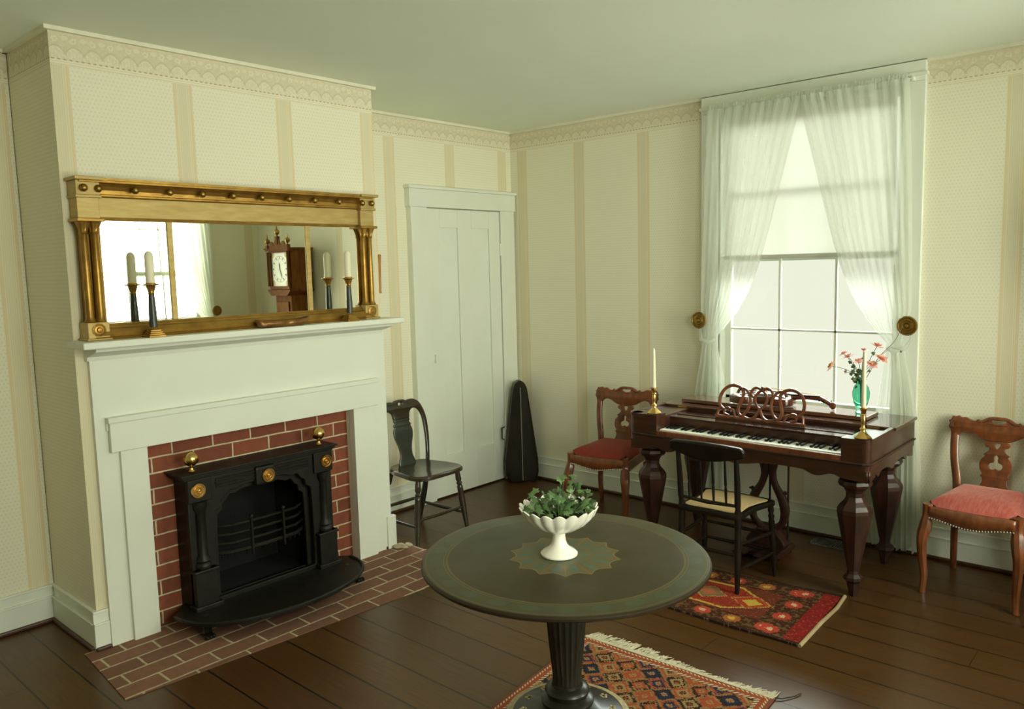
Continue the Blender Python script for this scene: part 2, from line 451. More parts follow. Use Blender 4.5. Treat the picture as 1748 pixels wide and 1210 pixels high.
# ------------------------------------------------------------------ geometry helpers
class MB:
    def __init__(s): s.b = bmesh.new()
    def box(s, x0, x1, y0, y1, z0, z1):
        r_ = bmesh.ops.create_cube(s.b, size=1)
        bmesh.ops.scale(s.b, vec=(abs(x1-x0), abs(y1-y0), abs(z1-z0)), verts=r_['verts'])
        bmesh.ops.translate(s.b, vec=((x0+x1)/2, (y0+y1)/2, (z0+z1)/2), verts=r_['verts'])
        return s
    def lathe(s, prof, seg=24, at=(0,0,0), mtx=None, fn=None):
        rings = []
        at = Vector(at)
        for (rad, z) in prof:
            ring = []
            for i in range(seg):
                a = 2*PI*i/seg
                rd, zz = (fn(rad, z, a) if fn else (rad, z))
                p = Vector((rd*math.cos(a), rd*math.sin(a), zz))
                if mtx: p = mtx @ p
                ring.append(s.b.verts.new(p+at))
            rings.append(ring)
        for j in range(len(rings)-1):
            for i in range(seg):
                k = (i+1) % seg
                s.b.faces.new((rings[j][i], rings[j][k], rings[j+1][k], rings[j+1][i]))
        for ring, flip in ((rings[0], True), (rings[-1], False)):
            if True:
                try: s.b.faces.new(ring[::-1] if flip else ring)
                except Exception: pass
        return s
    def tube(s, pts, rad, seg=10, flat=1.0, up=None):
        pts = [Vector(p) for p in pts]
        n = len(pts)
        rad = rad if isinstance(rad, (list, tuple)) else [rad]*n
        rings = []
        upv = Vector(up) if up else None
        prev = None
        for i, p in enumerate(pts):
            d = (pts[min(i+1, n-1)]-pts[max(i-1, 0)]).normalized()
            if upv is not None: ref = upv
            elif prev is not None: ref = prev
            else: ref = Vector((0,0,1)) if abs(d.z) < .9 else Vector((0,1,0))
            a = d.cross(ref)
            if a.length < 1e-5: a = d.cross(Vector((1,0.1,0)))
            a.normalize(); bb = a.cross(d).normalized(); prev = bb
            rings.append([s.b.verts.new(p + rad[i]*(math.cos(2*PI*k/seg+PI/seg)*a + flat*math.sin(2*PI*k/seg+PI/seg)*bb)) for k in range(seg)])
        for j in range(n-1):
            for i in range(seg):
                k = (i+1) % seg
                s.b.faces.new((rings[j][i], rings[j+1][i], rings[j+1][k], rings[j][k]))
        s.b.faces.new(rings[0]); s.b.faces.new(rings[-1][::-1])
        return s
    def ball(s, c, rad, sc=(1,1,1), seg=16):
        r_ = bmesh.ops.create_uvsphere(s.b, u_segments=seg, v_segments=max(6, seg//2), radius=rad)
        bmesh.ops.scale(s.b, vec=sc, verts=r_['verts']); bmesh.ops.translate(s.b, vec=c, verts=r_['verts'])
        return s
    def quadgrid(s, fn, nu, nv, uv=False):
        vs = [[s.b.verts.new(fn(i/nu, j/nv)) for i in range(nu+1)] for j in range(nv+1)]
        for j in range(nv):
            for i in range(nu):
                s.b.faces.new((vs[j][i], vs[j][i+1], vs[j+1][i+1], vs[j+1][i]))
        return s
    def prism(s, poly, axis, a0, a1):
        # poly of 2D points; axis: the extruded axis ('x': poly=(y,z); 'y': (x,z); 'z': (x,y))
        def P(q, a):
            return {'x': (a, q[0], q[1]), 'y': (q[0], a, q[1]), 'z': (q[0], q[1], a)}[axis]
        A = [s.b.verts.new(P(q, a0)) for q in poly]; B = [s.b.verts.new(P(q, a1)) for q in poly]
        s.b.faces.new(A); s.b.faces.new(B[::-1])
        n = len(poly)
        for i in range(n):
            s.b.faces.new((A[i], B[i], B[(i+1) % n], A[(i+1) % n]))
        return s
    def mesh(s, name):
        bmesh.ops.recalc_face_normals(s.b, faces=s.b.faces)
        me = bpy.data.meshes.new(name); s.b.to_mesh(me); s.b.free(); return me
    def build(s, name, mat, parent=None, smooth=False, bevel=0, loc=None, rot=None, solid=0, sub=0):
        me = s.mesh(name)
        return link(name, me, mat, parent, smooth, bevel, loc, rot, solid, sub)
def link(name, me, mat, parent=None, smooth=False, bevel=0, loc=None, rot=None, solid=0, sub=0):
    if mat is not None:
        me.materials.clear(); me.materials.append(mat)
    if smooth:
        me.polygons.foreach_set('use_smooth', [True]*len(me.polygons))
        try: me.set_sharp_from_angle(angle=math.radians(40))
        except Exception: pass
    o = bpy.data.objects.new(name, me); COL.objects.link(o)
    if parent: o.parent = parent
    if loc: o.location = loc
    if rot: o.rotation_euler = rot
    if solid:
        md = o.modifiers.new('solid', 'SOLIDIFY'); md.thickness = solid; md.offset = 0
    if bevel:
        md = o.modifiers.new('bevel', 'BEVEL'); md.width = bevel; md.segments = 2; md.limit_method = 'ANGLE'; md.angle_limit = math.radians(50)
    if sub:
        md = o.modifiers.new('sub', 'SUBSURF'); md.levels = sub; md.render_levels = sub
    return o
def smooth_loop(pts, k=6, closed=True):
    n = len(pts); out = []
    rng = n if closed else n-1
    for i in range(rng):
        if closed: p = [pts[(i+j-1) % n] for j in range(4)]
        else: p = [pts[max(0, i-1)], pts[i], pts[i+1], pts[min(n-1, i+2)]]
        for q in range(k):
            t_ = q/k
            out.append(tuple(.5*((2*p[1][d])+(-p[0][d]+p[2][d])*t_+(2*p[0][d]-5*p[1][d]+4*p[2][d]-p[3][d])*t_**2+(-p[0][d]+3*p[1][d]-3*p[2][d]+p[3][d])*t_**3) for d in range(len(p[1]))))
    if not closed: out.append(tuple(pts[-1]))
    return out
def mirror_pts(half):
    # half outline given for x>=0 from top centre to bottom centre -> full loop
    L = list(half); R_ = [(-x, z) for x, z in reversed(half) if abs(x) > 1e-6]
    return L+R_
def plate(loops, thick, bev, mtx):
    # cut-out board from 2D loops; local XY = (x, z of the board), extruded along its normal
    cu = bpy.data.curves.new('c', 'CURVE'); cu.dimensions = '2D'; cu.fill_mode = 'BOTH'
    cu.extrude = max(thick/2-bev, .0001); cu.bevel_depth = bev; cu.bevel_resolution = 1; cu.offset = -bev
    for lp in loops:
        sp = cu.splines.new('POLY'); sp.points.add(len(lp)-1); sp.use_cyclic_u = True
        for i, q in enumerate(lp): sp.points[i].co = (q[0], q[1], 0, 1)
    ob = bpy.data.objects.new('c', cu); COL.objects.link(ob)
    dg = bpy.context.evaluated_depsgraph_get()
    me = bpy.data.meshes.new_from_object(ob.evaluated_get(dg))
    bpy.data.objects.remove(ob); bpy.data.curves.remove(cu)
    me.transform(mtx)
    bm_ = bmesh.new(); bm_.from_mesh(me); bmesh.ops.remove_doubles(bm_, verts=bm_.verts, dist=1e-5)
    bmesh.ops.recalc_face_normals(bm_, faces=bm_.faces); bm_.to_mesh(me); bm_.free()
    return me
UPXZ = Matrix(((1,0,0,0),(0,0,-1,0),(0,1,0,0),(0,0,0,1)))     # (x,z) board standing, facing -y
UPYZ = Matrix(((0,0,1,0),(1,0,0,0),(0,1,0,0),(0,0,0,1)))      # (y,z) board standing, facing +x
def empty(name, label, cat, loc=(0,0,0), rz=0, group=None):
    o = bpy.data.objects.new(name, None); COL.objects.link(o); o.empty_display_size = .05
    o.location = loc; o.rotation_euler = (0,0,rz)
    return tag(o, label, cat, group)
def tag(o, label, cat, group=None, kind=None):
    o['label'] = label; o['category'] = cat
    if group: o['group'] = group
    if kind: o['kind'] = kind
    return o
def struct(o): o['kind'] = 'structure'; return o

# ================================================================== SETTING
T = .15
struct(MB().box(-T, XR+T, YB-T, T, -.12, 0).build('floor', MT['floor']))
struct(MB().box(-T, XR+T, YB-T, T, H, H+.12).build('ceiling', MT['ceiling']))
struct(MB().box(-T, 0, -1.7, 0, 0, H).build('wall_left', WP_L))
struct(MB().box(-T, 0, YB, -3.44, 0, H).build('wall_left_near', WP_LF))
# window openings
WX0, WX1, WZ0, WZ1 = 1.775, 2.855, .74, 2.585
struct(MB().box(-T, WX0, 0, T, 0, H).box(WX0, 2.3, 0, T, 0, WZ0).box(WX0, 2.3, 0, T, WZ1, H).build('wall_back_left', WP_W))
struct(MB().box(WX1, XR+T, 0, T, 0, H).box(2.3, WX1, 0, T, 0, WZ0).box(2.3, WX1, 0, T, WZ1, H).build('wall_back_right', WP_W2))
wy = [(-1.22-.54, -1.22+.54), (-3.40-.54, -3.40+.54)]
w = MB()
w.box(XR, XR+T, wy[0][1], 0, 0, H).box(XR, XR+T, wy[1][1], wy[0][0], 0, H).box(XR, XR+T, YB, wy[1][0], 0, H)
for a, b_ in wy: w.box(XR, XR+T, a, b_, 0, WZ0).box(XR, XR+T, a, b_, WZ1, H)
struct(w.build('wall_right', WP_R))
struct(MB().box(-T, XR+T, YB-T, YB, 0, H).build('wall_front', mk_wallpaper('wallpaper_front', .2, .545, 'x')))
# chimney breast, hollow behind the fire opening
OY0, OY1, OZ = -3.18, -2.015, .888
BY0, BY1 = -3.437, -1.760
ch = MB().box(-T, D, BY0, OY0, 0, H).box(-T, D, OY1, BY1, 0, H).box(-T, D, OY0, OY1, OZ, H).box(-T, 0, OY0, OY1, 0, OZ)
chim = ch.build('wall_chimney', WP_B)
chim.data.materials.append(WP_BS)
for p_ in chim.data.polygons:
    if abs(p_.normal.y) > .5: p_.material_index = 1
struct(chim)
# crown fillet under the ceiling
cr = MB()
for a in ((0,.02,-1.76,0),(0,.02,YB,BY0),(D,D+.02,BY0-.02,BY1+.02),(0,D,BY0-.02,BY0),(0,D,BY1,BY1+.02),(0,1.66,-.02,0),(2.97,XR,-.02,0),(XR-.02,XR,-.6,0),(XR-.02,XR,-2.74,-1.88),(XR-.02,XR,YB,-4.06),(0,XR,YB,YB+.02)):
    cr.box(*a, 2.683, 2.70)
struct(cr.build('trim_1', plain('crown_paint', (.80,.78,.63), rough=.5)))
# baseboards with a moulded cap and a brown shoe
def baseboard(name, runs):
    b1 = MB(); b2 = MB()
    for (x0, x1, y0, y1, nx, ny) in runs:
        def slab(tk, z0, z1, mb):
            if nx: mb.box(x0, x0+nx*tk, y0, y1, z0, z1)
            else: mb.box(x0, x1, y0, y0+ny*tk, z0, z1)
        slab(.020, 0, .125, b1); slab(.024, .118, .127, b1); slab(.012, .125, .178, b1); slab(.016, .17, .182, b1)
        slab(.034, 0, .020, b2)
    o = struct(b1.build(name, MT['trim'], bevel=.003))
    b2.build('shoe_moulding', MT['shoe'], o, bevel=.006)
baseboard('baseboard_left', [(0,0,-1.74,-1.09,1,0), (0,0,YB,BY0,1,0), (0,0,-.05,0,1,0)])
baseboard('baseboard_back', [(0.02,XR,0,0,0,-1)])
baseboard('baseboard_right', [(XR,XR,YB,0,-1,0)])
baseboard('baseboard_front', [(0,XR,YB,YB,0,1)])
baseboard('baseboard_chimney', [(0.02,D,BY0,BY0,0,-1), (0.02,D,BY1,BY1,0,1), (D,D,BY0-.02,BY0+.047,1,0), (D,D,BY1-.05,BY1+.02,1,0)])

# ---- panelled door in the corner
dr = MB().box(0, .022, -.925, -.185, .012, 2.085)
door = dr.build('door_1', plain('door_paint', (.76,.80,.71), (.73,.77,.68), rough=.5))
struct(door)
fr_ = MB()
for (a, b_) in ((-.925,-.81),(-.63,-.49),(-.30,-.185)): fr_.box(.022, .036, a, b_, .012, 2.085)
for (a, b_) in ((-.81,-.63),(-.49,-.30)):
    fr_.box(.022, .036, a, b_, .012, .31); fr_.box(.022, .036, a, b_, 1.955, 2.085)
fr_.build('door_frame_rail', MT['trim'], door, bevel=.003)
hb = MB()
for z_ in (1.80, .35): hb.tube([(.040,-.183,z_-.045),(.040,-.183,z_+.045)], .006, 8)
hb.build('hinge', MT['trim'], door)
MB().box(.036, .05, -.90, -.885, 1.0, 1.06).build('latch_plate', MT['trim'], door)
cs = MB().box(0, .045, -1.085, -.930, 0, 2.092).box(0, .045, -.178, -.022, 0, 2.092)
cs.box(0, .052, -1.095, -.012, 2.092, 2.215).box(0, .066, -1.105, -.006, 2.215, 2.235)
cs.box(.045, .052, -1.085, -1.065, 0, 2.092)
struct(cs.build('trim_2', MT['trim'], bevel=.003))
struct(MB().box(.002, .012, -1.0, -.12, 0, .012).build('trim_3', MT['shoe']))

# ---- windows: casing, sashes, muntins, panes
def make_window(name, W2L, with_back=True):
    """local frame: x along the wall (opening -.52..+.52), y outwards (+) from the room face at y=0"""
    root = bpy.data.objects.new(name, None); COL.objects.link(root); root.matrix_world = W2L; struct(root)
    c = MB()
    c.box(-.655, -.545, -.028, 0, 0.18, 2.59).box(.545, .655, -.028, 0, 0.18, 2.59)
    c.box(-.655, .655, -.030, 0, 2.59, 2.695).box(-.665, .665, -.040, 0, 2.615, 2.635)
    c.build('casing', MT['trim'], root, bevel=.003)
    MB().box(-.60, .60, -.06, .10, .715, .742).box(-.56, .56, -.022, 0, .62, .715).build('sill', MT['trim'], root, bevel=.004)
    j = MB().box(-.545, -.532, 0, .15, .74, 2.58).box(.532, .545, 0, .15, .74, 2.58).box(-.545, .545, 0, .15, 2.577, 2.592)
    j.build('jamb', MT['trim'], root)
    for (z0, z1, yo, nm) in ((.745, 1.70, .065, 'lower_sash'), (1.66, 2.577, .105, 'upper_sash')):
        s_ = MB(); w0, w1 = -.532, .532
        s_.box(w0, w0+.040, yo, yo+.035, z0, z1).box(w1-.040, w1, yo, yo+.035, z0, z1)
        s_.box(w0, w1, yo, yo+.035, z0, z0+.055).box(w0, w1, yo, yo+.035, z1-.025, z1)
        so = s_.build(nm, MT['trim'], root, bevel=.003)
        zc = (z0+z1)/2+.01
        mm = MB().box(w0, w1, yo+.008, yo+.028, zc-.006, zc+.006)
        for k in (-1, 1): mm.box(k*.172-.006, k*.172+.006, yo+.008, yo+.028, z0, z1)
        mm.build('muntin', MT['trim'], so)
        xs = [w0+.040, -.170, .170, w1-.040]; zs = [z0+.055, zc, z1-.025]
        for i in range(3):
            for k in range(2):
                MB().box(xs[i], xs[i+1], yo+.017, yo+.019, zs[k], zs[k+1]).build('pane', MT['glass'], so)
    return root
Wback = Matrix.Translation((2.315, 0, 0))
make_window('window_1', Wback)
def Wright(yc): return Matrix.Translation((XR, yc, 0)) @ Matrix.Rotation(-PI/2, 4, 'Z')
make_window('window_2', Wright(-1.22))
make_window('window_3', Wright(-3.40))

def sheer(name, label, side, W2L, group, hang=.035):
    """half of a tied-back sheer; side -1 = left"""
    mb = MB()
    zt, ztie, zb = 2.605, 1.16, .04
    NU, NV = 130, 60
    ph = random.random()*6
    def fn(a, v):
        z = zt+(zb-zt)*v
        k = (zt-z)/(zt-ztie)
        xo_top, xi_top = .575, -.02
        if z >= ztie:
            e = k**1.15
            xo = .585+.045*math.sin(PI*k*.5) - .055*max(0, k-.85)/.15
            xi = xi_top + .33*k + .235*k**6 + .02*math.sin(k*3)
            amp = .013*(1-.35*k)
        else:
            q = (ztie-z)/(ztie-zb)
            w_ = .045+.085*math.sin(min(1, q*1.6)*PI/2)
            c_ = .555+.02*q
            xo = c_+w_; xi = c_-w_
            amp = .008+.020*min(1, q*2)
        # narrow pleats
        x = xo+(xi-xo)*a
        if k < .02: amp *= .5
        y = -.066 - hang*.3 + amp*math.sin(a*2*PI*11+ph+1.6*math.sin(a*7+ph)) + .5*amp*math.sin(a*2*PI*4+ph*2+v*2)
        if z < ztie+.2 and z > ztie-.1: y -= .01
        return (side*x, y, z + .012*math.sin(a*40)*(v > .99))
    mb.quadgrid(fn, NU, NV)
    o = mb.build(name, MT['sheer'], None, smooth=True)
    o.matrix_world = W2L
    tag(o, label, 'curtain', group)
    # gathered heading ruffle
    rf = MB().quadgrid(lambda a, v: (side*(.575-.595*a), -.062-.012*math.sin(a*2*PI*34)-.004*math.sin(a*171), 2.575+.055*v+.004*math.sin(a*130)), 300, 4)
    rf.build('heading_ruffle', MT['sheer'], o, smooth=True)
    # cloth tieback loop
    MB().tube([(side*.52,-.10,1.17),(side*.555,-.128,1.155),(side*.61,-.11,1.17),(side*.632,-.08,1.215),(side*.635,-.07,1.285)], [.012,.014,.012,.007,.005], 10).build('tieback', MT['sheer'], o, smooth=True)
    return o
def rod(label, W2L):
    mb = MB().tube([(-.60,-.058,2.60),(.60,-.058,2.60)], .006, 10)
    mb.box(-.605,-.595,-.066,-.028,2.59,2.61).box(.595,.605,-.066,-.028,2.59,2.61)
    o = mb.build('curtain_rod', MT['trim']); o.matrix_world = W2L; tag(o, label, 'curtain rod')
def holdback(label, x, W2L, group='brass rosette curtain holdbacks'):
    root = empty('curtain_holdback', label, 'curtain holdback', group=group)
    root.matrix_world = W2L @ Matrix.Translation((x, -.028, 1.293))
    RX = Matrix.Rotation(PI/2, 4, 'X')
    MB().lathe([(.014,0),(.008,.01),(.008,.06)], 12, mtx=RX).build('stem', MT['oldbrass'], root, smooth=True)
    MB().lathe([(.010,.056),(.050,.060),(.054,.066),(.050,.074),(.044,.074),(.040,.069),(.030,.070),(.026,.078),(.018,.078),(.014,.074),(.010,.082),(.001,.084)], 32, mtx=RX).build('rosette', MT['oldbrass'], root, smooth=True)
sheer('sheer_curtain', 'left white sheer curtain tied back behind the keyboard instrument', -1, Wback, None)
sheer('sheer_curtain', 'right white sheer curtain tied back behind the green vase', 1, Wback, None)
rod('thin white curtain rod above the window behind the keyboard instrument', Wback)
holdback('brass rosette holdback left of the window, by the middle of the patterned wall', -.635, Wback)
holdback('brass rosette holdback right of the window, above the flower vase', .615, Wback)
sheer('sheer_curtain', 'white sheer curtain beside the clock, seen in the gilt mirror', -1, Wright(-1.22), None)
sheer('sheer_curtain', 'white sheer curtain at the far left of the reflection in the mirror', 1, Wright(-1.22), None)
rod('thin white curtain rod on the window reflected in the mirror', Wright(-1.22))
holdback('brass rosette holdback seen only as a reflection in the mirror', -.635, Wright(-1.22))
# roller blind over the upper sash
rb = empty('roller_blind', 'cream roller blind drawn down over the upper window sash', 'window blind', (2.315, .03, 2.55))
MB().quadgrid(lambda a, v: (-.50+1.0*a, .004*math.sin(v*3), .018-.868*v), 10, 20).build('blind_cloth', MT['blind'], rb, smooth=True)
MB().tube([(-.51,0,.018),(.51,0,.018)], .009, 12).build('roller', MT['trim'], rb, smooth=True)
MB().box(-.50,.50,-.005,.005,-.875,-.85).build('hem_bar', MT['blind'], rb)

# ================================================================== MANTEL, HEARTH, MIRROR
mant = empty('fireplace_mantel', 'white painted wooden mantel framing the brick fireplace', 'mantel', (D, -2.6, 0))
def yb(y): return y+2.6
MB().box(0, .026, yb(-3.39), yb(-3.18), 0, 1.34).box(0, .026, yb(-2.015), yb(-1.765), 0, 1.34).box(0, .026, yb(-3.18), yb(-2.015), .888, 1.34).build('backboard', MT['trim'], mant)
MB().box(0, .046, yb(-3.297), yb(-3.178), 0, .888).build('pilaster', MT['trim'], mant, bevel=.002)
MB().box(0, .046, yb(-2.017), yb(-1.885), 0, .888).build('pilaster', MT['trim'], mant, bevel=.002)
MB().box(.026, .056, yb(-3.338), yb(-1.848), .888, 1.02).box(.026, .064, yb(-3.345), yb(-1.841), 1.02, 1.045).box(.026,.036,yb(-3.345),yb(-1.841),.985,1.02).build('architrave', MT['trim'], mant, bevel=.003)
MB().box(0, .036, yb(-1.80), yb(-1.735), 0, .20).build('plinth', MT['trim'], mant, bevel=.003)
MB().box(-.0, .185, yb(-3.465), yb(-1.735), 1.362, 1.392).build('shelf', MT['trim'], mant, bevel=.005)
MB().prism([(.0,1.30),(.03,1.30),(.035,1.318),(.10,1.335),(.135,1.345),(.14,1.362),(0,1.362)], 'y', yb(-3.40), yb(-1.78)).build('bed_moulding', MT['trim'], mant)

bs = MB()
XB = D-.03
IY0, IY1, IZ = -3.00, -2.24, .72
bs.box(XB-.1, XB, OY0, IY0, 0, OZ).box(XB-.1, XB, IY1, OY1, 0, OZ).box(XB-.1, XB, IY0, IY1, IZ, OZ)
tag(bs.build('brick_surround', MT['brick']), 'red brick facing with pale mortar around the black iron fireplace insert', 'brickwork')
hp = [(D+.0-.03,-3.485),(1.055,-3.545),(1.165,-2.0),(1.19,-1.665),(D+.05,-1.66),(.47,-1.735)]
hm = MB().prism([(.02,OY0),(.40,OY0),(.40,OY1),(.02,OY1)], 'z', 0.0, .004)
hh = MB().prism([(D+.0,-3.50),(1.055,-3.545),(1.165,-2.0),(1.19,-1.66),(D+.04,-1.66),(D+.04,-1.735),(.40,-1.99),(.40,-3.2),(D,-3.2)], 'z', -.03, .004)
tag(hh.build('brick_hearth', MT['hearthbrick']), 'flush brick hearth set in the plank floor before the fireplace', 'hearth')
mc = MB()
for k in range(6): mc.ball((.60+random.uniform(-.03,.05), -1.72+random.uniform(-.05,.05), .012), .02, (1.6,1,.6), 8)
hm.b.free()
o = mc.build('mortar_lump', MT['mortar'], smooth=True); tag(o, 'small crumbling lump of pale mortar at the right corner of the hearth', 'mortar debris')

# ---- cast iron insert
ins = empty('fireplace_insert', 'black cast iron fireplace insert with fluted columns and brass rosettes', 'fireplace insert', (XB, -2.645, .004))
def Y(y): return y+2.62
FX = .14
# face frame with arched cut-out
half = [(0,.625),(.10,.628),(.16,.612),(.19,.615),(.215,.585),(.235,.575),(.24,.545),(.262,.53),(.27,.50),(.275,.30),(.275,.10)]
arch = smooth_loop(half, 4, False); arch = mirror_pts(arch)
outer = [(-.40,.075),(.40,.075),(.40,.70),(-.40,.70)]
me = plate([outer, arch], .028, .003, Matrix.Translation((FX,0,0)) @ UPYZ)
link('face_frame', me, MT['iron'], ins)
half2 = [(x*.90, z-.03) for x, z in half]
me = plate([[(-.30,.09),(.30,.09),(.30,.66),(-.30,.66)], mirror_pts(smooth_loop(half2, 4, False))], .02, .003, Matrix.Translation((FX-.03,0,0)) @ UPYZ)
link('inner_arch', me, MT['iron'], ins)
MB().box(-.02, FX, -.39, -.37, .06, .70).box(-.02, FX, .37, .39, .06, .70).box(-.02, FX, -.39, .39, .69, .70).build('side_wall', MT['iron'], ins)
MB().box(-.26,-.24,-.37,.37,0,.7).box(-.26,.1,-.30,-.29,.06,.7).box(-.26,.1,.29,.30,.06,.7).box(-.26,.1,-.30,.30,.69,.70).box(-.26,.12,-.37,.37,.03,.07).build('firebox', MT['soot_and_shade'], ins)
MB().box(.0, FX+.030, -.425, .425, .712, .724).box(0, FX+.020, -.415, .415, .700, .712).box(0, FX+.040, -.435, .435, .724, .733).build('cornice', MT['iron'], ins, bevel=.003)
fm = MB()
for z_ in (.648, .664, .680): fm.tube([(FX+.016, -.26, z_), (FX+.016, .26, z_)], .006, 8)
fm.build('frieze_moulding', MT['iron'], ins)
for s_ in (-1, 1):
    yc = s_*.345
    MB().box(FX, FX+.03, yc-.058, yc+.058, .595, .705).build('column_block', MT['iron'], ins, bevel=.004)
    MB().lathe([(.034,.27),(.038,.275),(.038,.29),(.030,.30),(.036,.31),(.030,.325),(.027,.34),(.025,.54),(.028,.55),(.034,.565),(.036,.595)], 36, at=(FX+.012,yc,0), fn=lambda rd,z,a: (rd*(1-.10*abs(math.sin(a*7)) if .33 < z < .55 else rd/rd*1.0)*1 if .33 < z < .55 else rd, z)).build('column', MT['iron'], ins, smooth=True)
    MB().box(FX-.01, FX+.045, yc-.055, yc+.055, .085, .27).box(FX-.01, FX+.052, yc-.062, yc+.062, .255, .27).box(FX-.01, FX+.06, yc-.07, yc+.07, .075, .10).build('pedestal', MT['iron'], ins, bevel=.004)
    MB().lathe([(.013,.733),(.016,.738),(.010,.744),(.009,.754),(.012,.758),(.006,.762),(.018,.766),(.032,.779),(.037,.796),(.032,.813),(.018,.827),(.001,.832)], 24, at=(FX-.02, s_*.355, 0)).build('ball_finial', MT['brass'], ins, smooth=True)
MB().box(FX, FX+.035, -.055, .055, .605, .700).build('centre_block', MT['iron'], ins, bevel=.012)
RY = Matrix.Rotation(PI/2, 4, 'Y')
for (yc, zc, xo) in ((-.355,.652,.03), (.010,.650,.035), (.36,.652,.03)):
    MB().lathe([(.034,0),(.036,.004),(.034,.009),(.029,.009),(.026,.006),(.021,.006),(.018,.012),(.013,.012),(.010,.009),(.007,.015),(.001,.016)], 28, mtx=RY, at=(FX+xo, yc, zc)).build('brass_rosette', MT['brass'], ins, smooth=True)
# basket grate
g = MB()
for k, z_ in enumerate((.43, .385, .34, .295)):
    g.tube([(FX-.06,-.25,z_),(FX-.01,-.18,z_),(FX+.0,0,z_),(FX-.01,.18,z_),(FX-.06,.25,z_)], .0075 if k < 3 else .011, 8)
for y_ in (-.08, .10): g.tube([(FX+.008,y_,.26),(FX+.008,y_,.45)], .007, 8); g.ball((FX+.008,y_,.455), .012, seg=8)
for k in range(15): g.tube([(FX-.01-.03*abs(k-7)/7, -.22+k*.0315, .295), (FX-.015-.03*abs(k-7)/7, -.22+k*.0315, .262)], .004, 6)
g.build('grate', MT['iron'], ins, smooth=True)
# bowed hearth plate
pl = []
for i in range(33):
    a = -PI/2+PI*i/32
    pl.append((FX+.02+.345*abs(math.cos(a))**.8, .495*math.sin(a)))
pp = MB().prism([(FX-.1,-.40)]+[(FX-.0,-.50)]+pl+[(FX-.0,.50),(FX-.1,.40)], 'z', .062, .080)
pp.tube([(x, y, .080) for x, y in pl], .010, 8)
pp.build('hearth_plate', MT['iron'], ins, bevel=.002)
for s_ in (-1, 1):
    ft = MB().tube([(FX+.10, s_*.40, .062),(FX+.15, s_*.415, .045),(FX+.175, s_*.425, .018)], [.028,.020,.022], 10)
    for k in (-1,0,1): ft.ball((FX+.195, s_*.425+k*.016, .011), .012, (1.5,.9,.9), 8)
    ft.build('paw_foot', MT['iron'], ins, smooth=True)

# ---- gilt overmantel mirror
mir = empty('overmantel_mirror', 'wide gilt three-panel mirror with ball cornice standing on the mantel', 'mirror', (D+.002, -2.63, 1.392))
hw = .77
mb = MB().box(0, .05, -hw, hw, .0, .66)
mb.box(.0,.047,-.001,.001,.1,.2)
MB().box(0, .04, -hw+.01, hw-.01, .01, .60).build('backing', MT['gilt'], mir)
MB().box(0, .062, -hw+.02, hw-.02, .525, .610).build('frieze', MT['giltlight'], mir, bevel=.002)
mb.b.free()
MB().prism([(0,.610),(.068,.610),(.076,.614),(.076,.620),(.066,.624),(.068,.640),(.076,.656),(.088,.666),(.100,.670),(.102,.680),(0,.680)], 'y', -hw, hw).box(0,.112,-hw-.02,hw+.02,.678,.688).build('cornice', MT['gilt'], mir)
# projecting end blocks
for s_ in (-1, 1):
    yc = s_*(hw-.035)
    MB().box(0, .085, yc-.045, yc+.045, .518, .608).box(0,.10,yc-.052,yc+.052,.604,.616).box(0,.095,yc-.048,yc+.048,.616,.676).box(0,.122,yc-.058,yc+.058,.676,.690).build('end_block', MT['giltlight'], mir, bevel=.002)
    for d_ in (-.022, .022):
        MB().lathe([(.021,.075),(.024,.082),(.020,.09),(.0165,.10),(.015,.45),(.020,.458),(.016,.464),(.019,.478),(.027,.50),(.030,.507)], 24, at=(.066, yc+d_, 0), fn=lambda rd,z,a: (rd*(1-.09*abs(math.sin(a*5))) if .1 < z < .46 else (rd*(1+.12*math.sin(a*8)) if z > .46 else rd), z)).build('column', MT['gilt'], mir, smooth=True)
    MB().box(0,.105,yc-.055,yc+.055,.505,.518).build('capital_abacus', MT['gilt'], mir, bevel=.002)
    MB().box(0,.095,yc-.045,yc+.045,.0,.078).box(0,.104,yc-.052,yc+.052,0,.010).build('corner_block', MT['giltlight'], mir, bevel=.003)
    MB().lathe([(.027,0),(.028,.004),(.022,.006),(.019,.003),(.012,.004),(.008,.009),(.001,.010)], 24, mtx=RY, at=(.095,yc,.045), fn=lambda rd,z,a: (rd*(1+.06*math.sin(a*10)), z)).build('block_rosette', MT['gilt'], mir, smooth=True)
MB().prism([(0,.0),(.10,.0),(.104,.008),(.094,.014),(.098,.03),(.090,.045),(.074,.05),(.070,.058),(.062,.060),(.058,.068),(0,.068)], 'y', -hw+.02, hw-.02).build('base_moulding', MT['gilt'], mir)
MB().prism([(.04,.512),(.060,.512),(.064,.525),(.04,.525)], 'y', -hw+.09, hw-.09).build('upper_bead', MT['gilt'], mir)
for k in range(10):
    y_ = -hw+.075+k*(2*hw-.15)/9
    MB().ball((.099, y_, .643), .0165, seg=12).build('cornice_ball', MT['oldbrass'], mir, smooth=True)
for y_ in (-hw-.001+.015, hw-.015): MB().ball((.108, y_, .643), .0165, seg=12).build('cornice_ball', MT['oldbrass'], mir, smooth=True)
gx = (-.69, -.378, .362, .69)
for k in range(3):
    MB().box(.040, .048, gx[k]+.008, gx[k+1]-.008, .068, .516).build('mirror_pane', MT['mirror'], mir)
for k in (1, 2): MB().box(.04, .056, gx[k]-.013, gx[k]+.013, .066, .518).build('divider', MT['giltlight'], mir, bevel=.003)

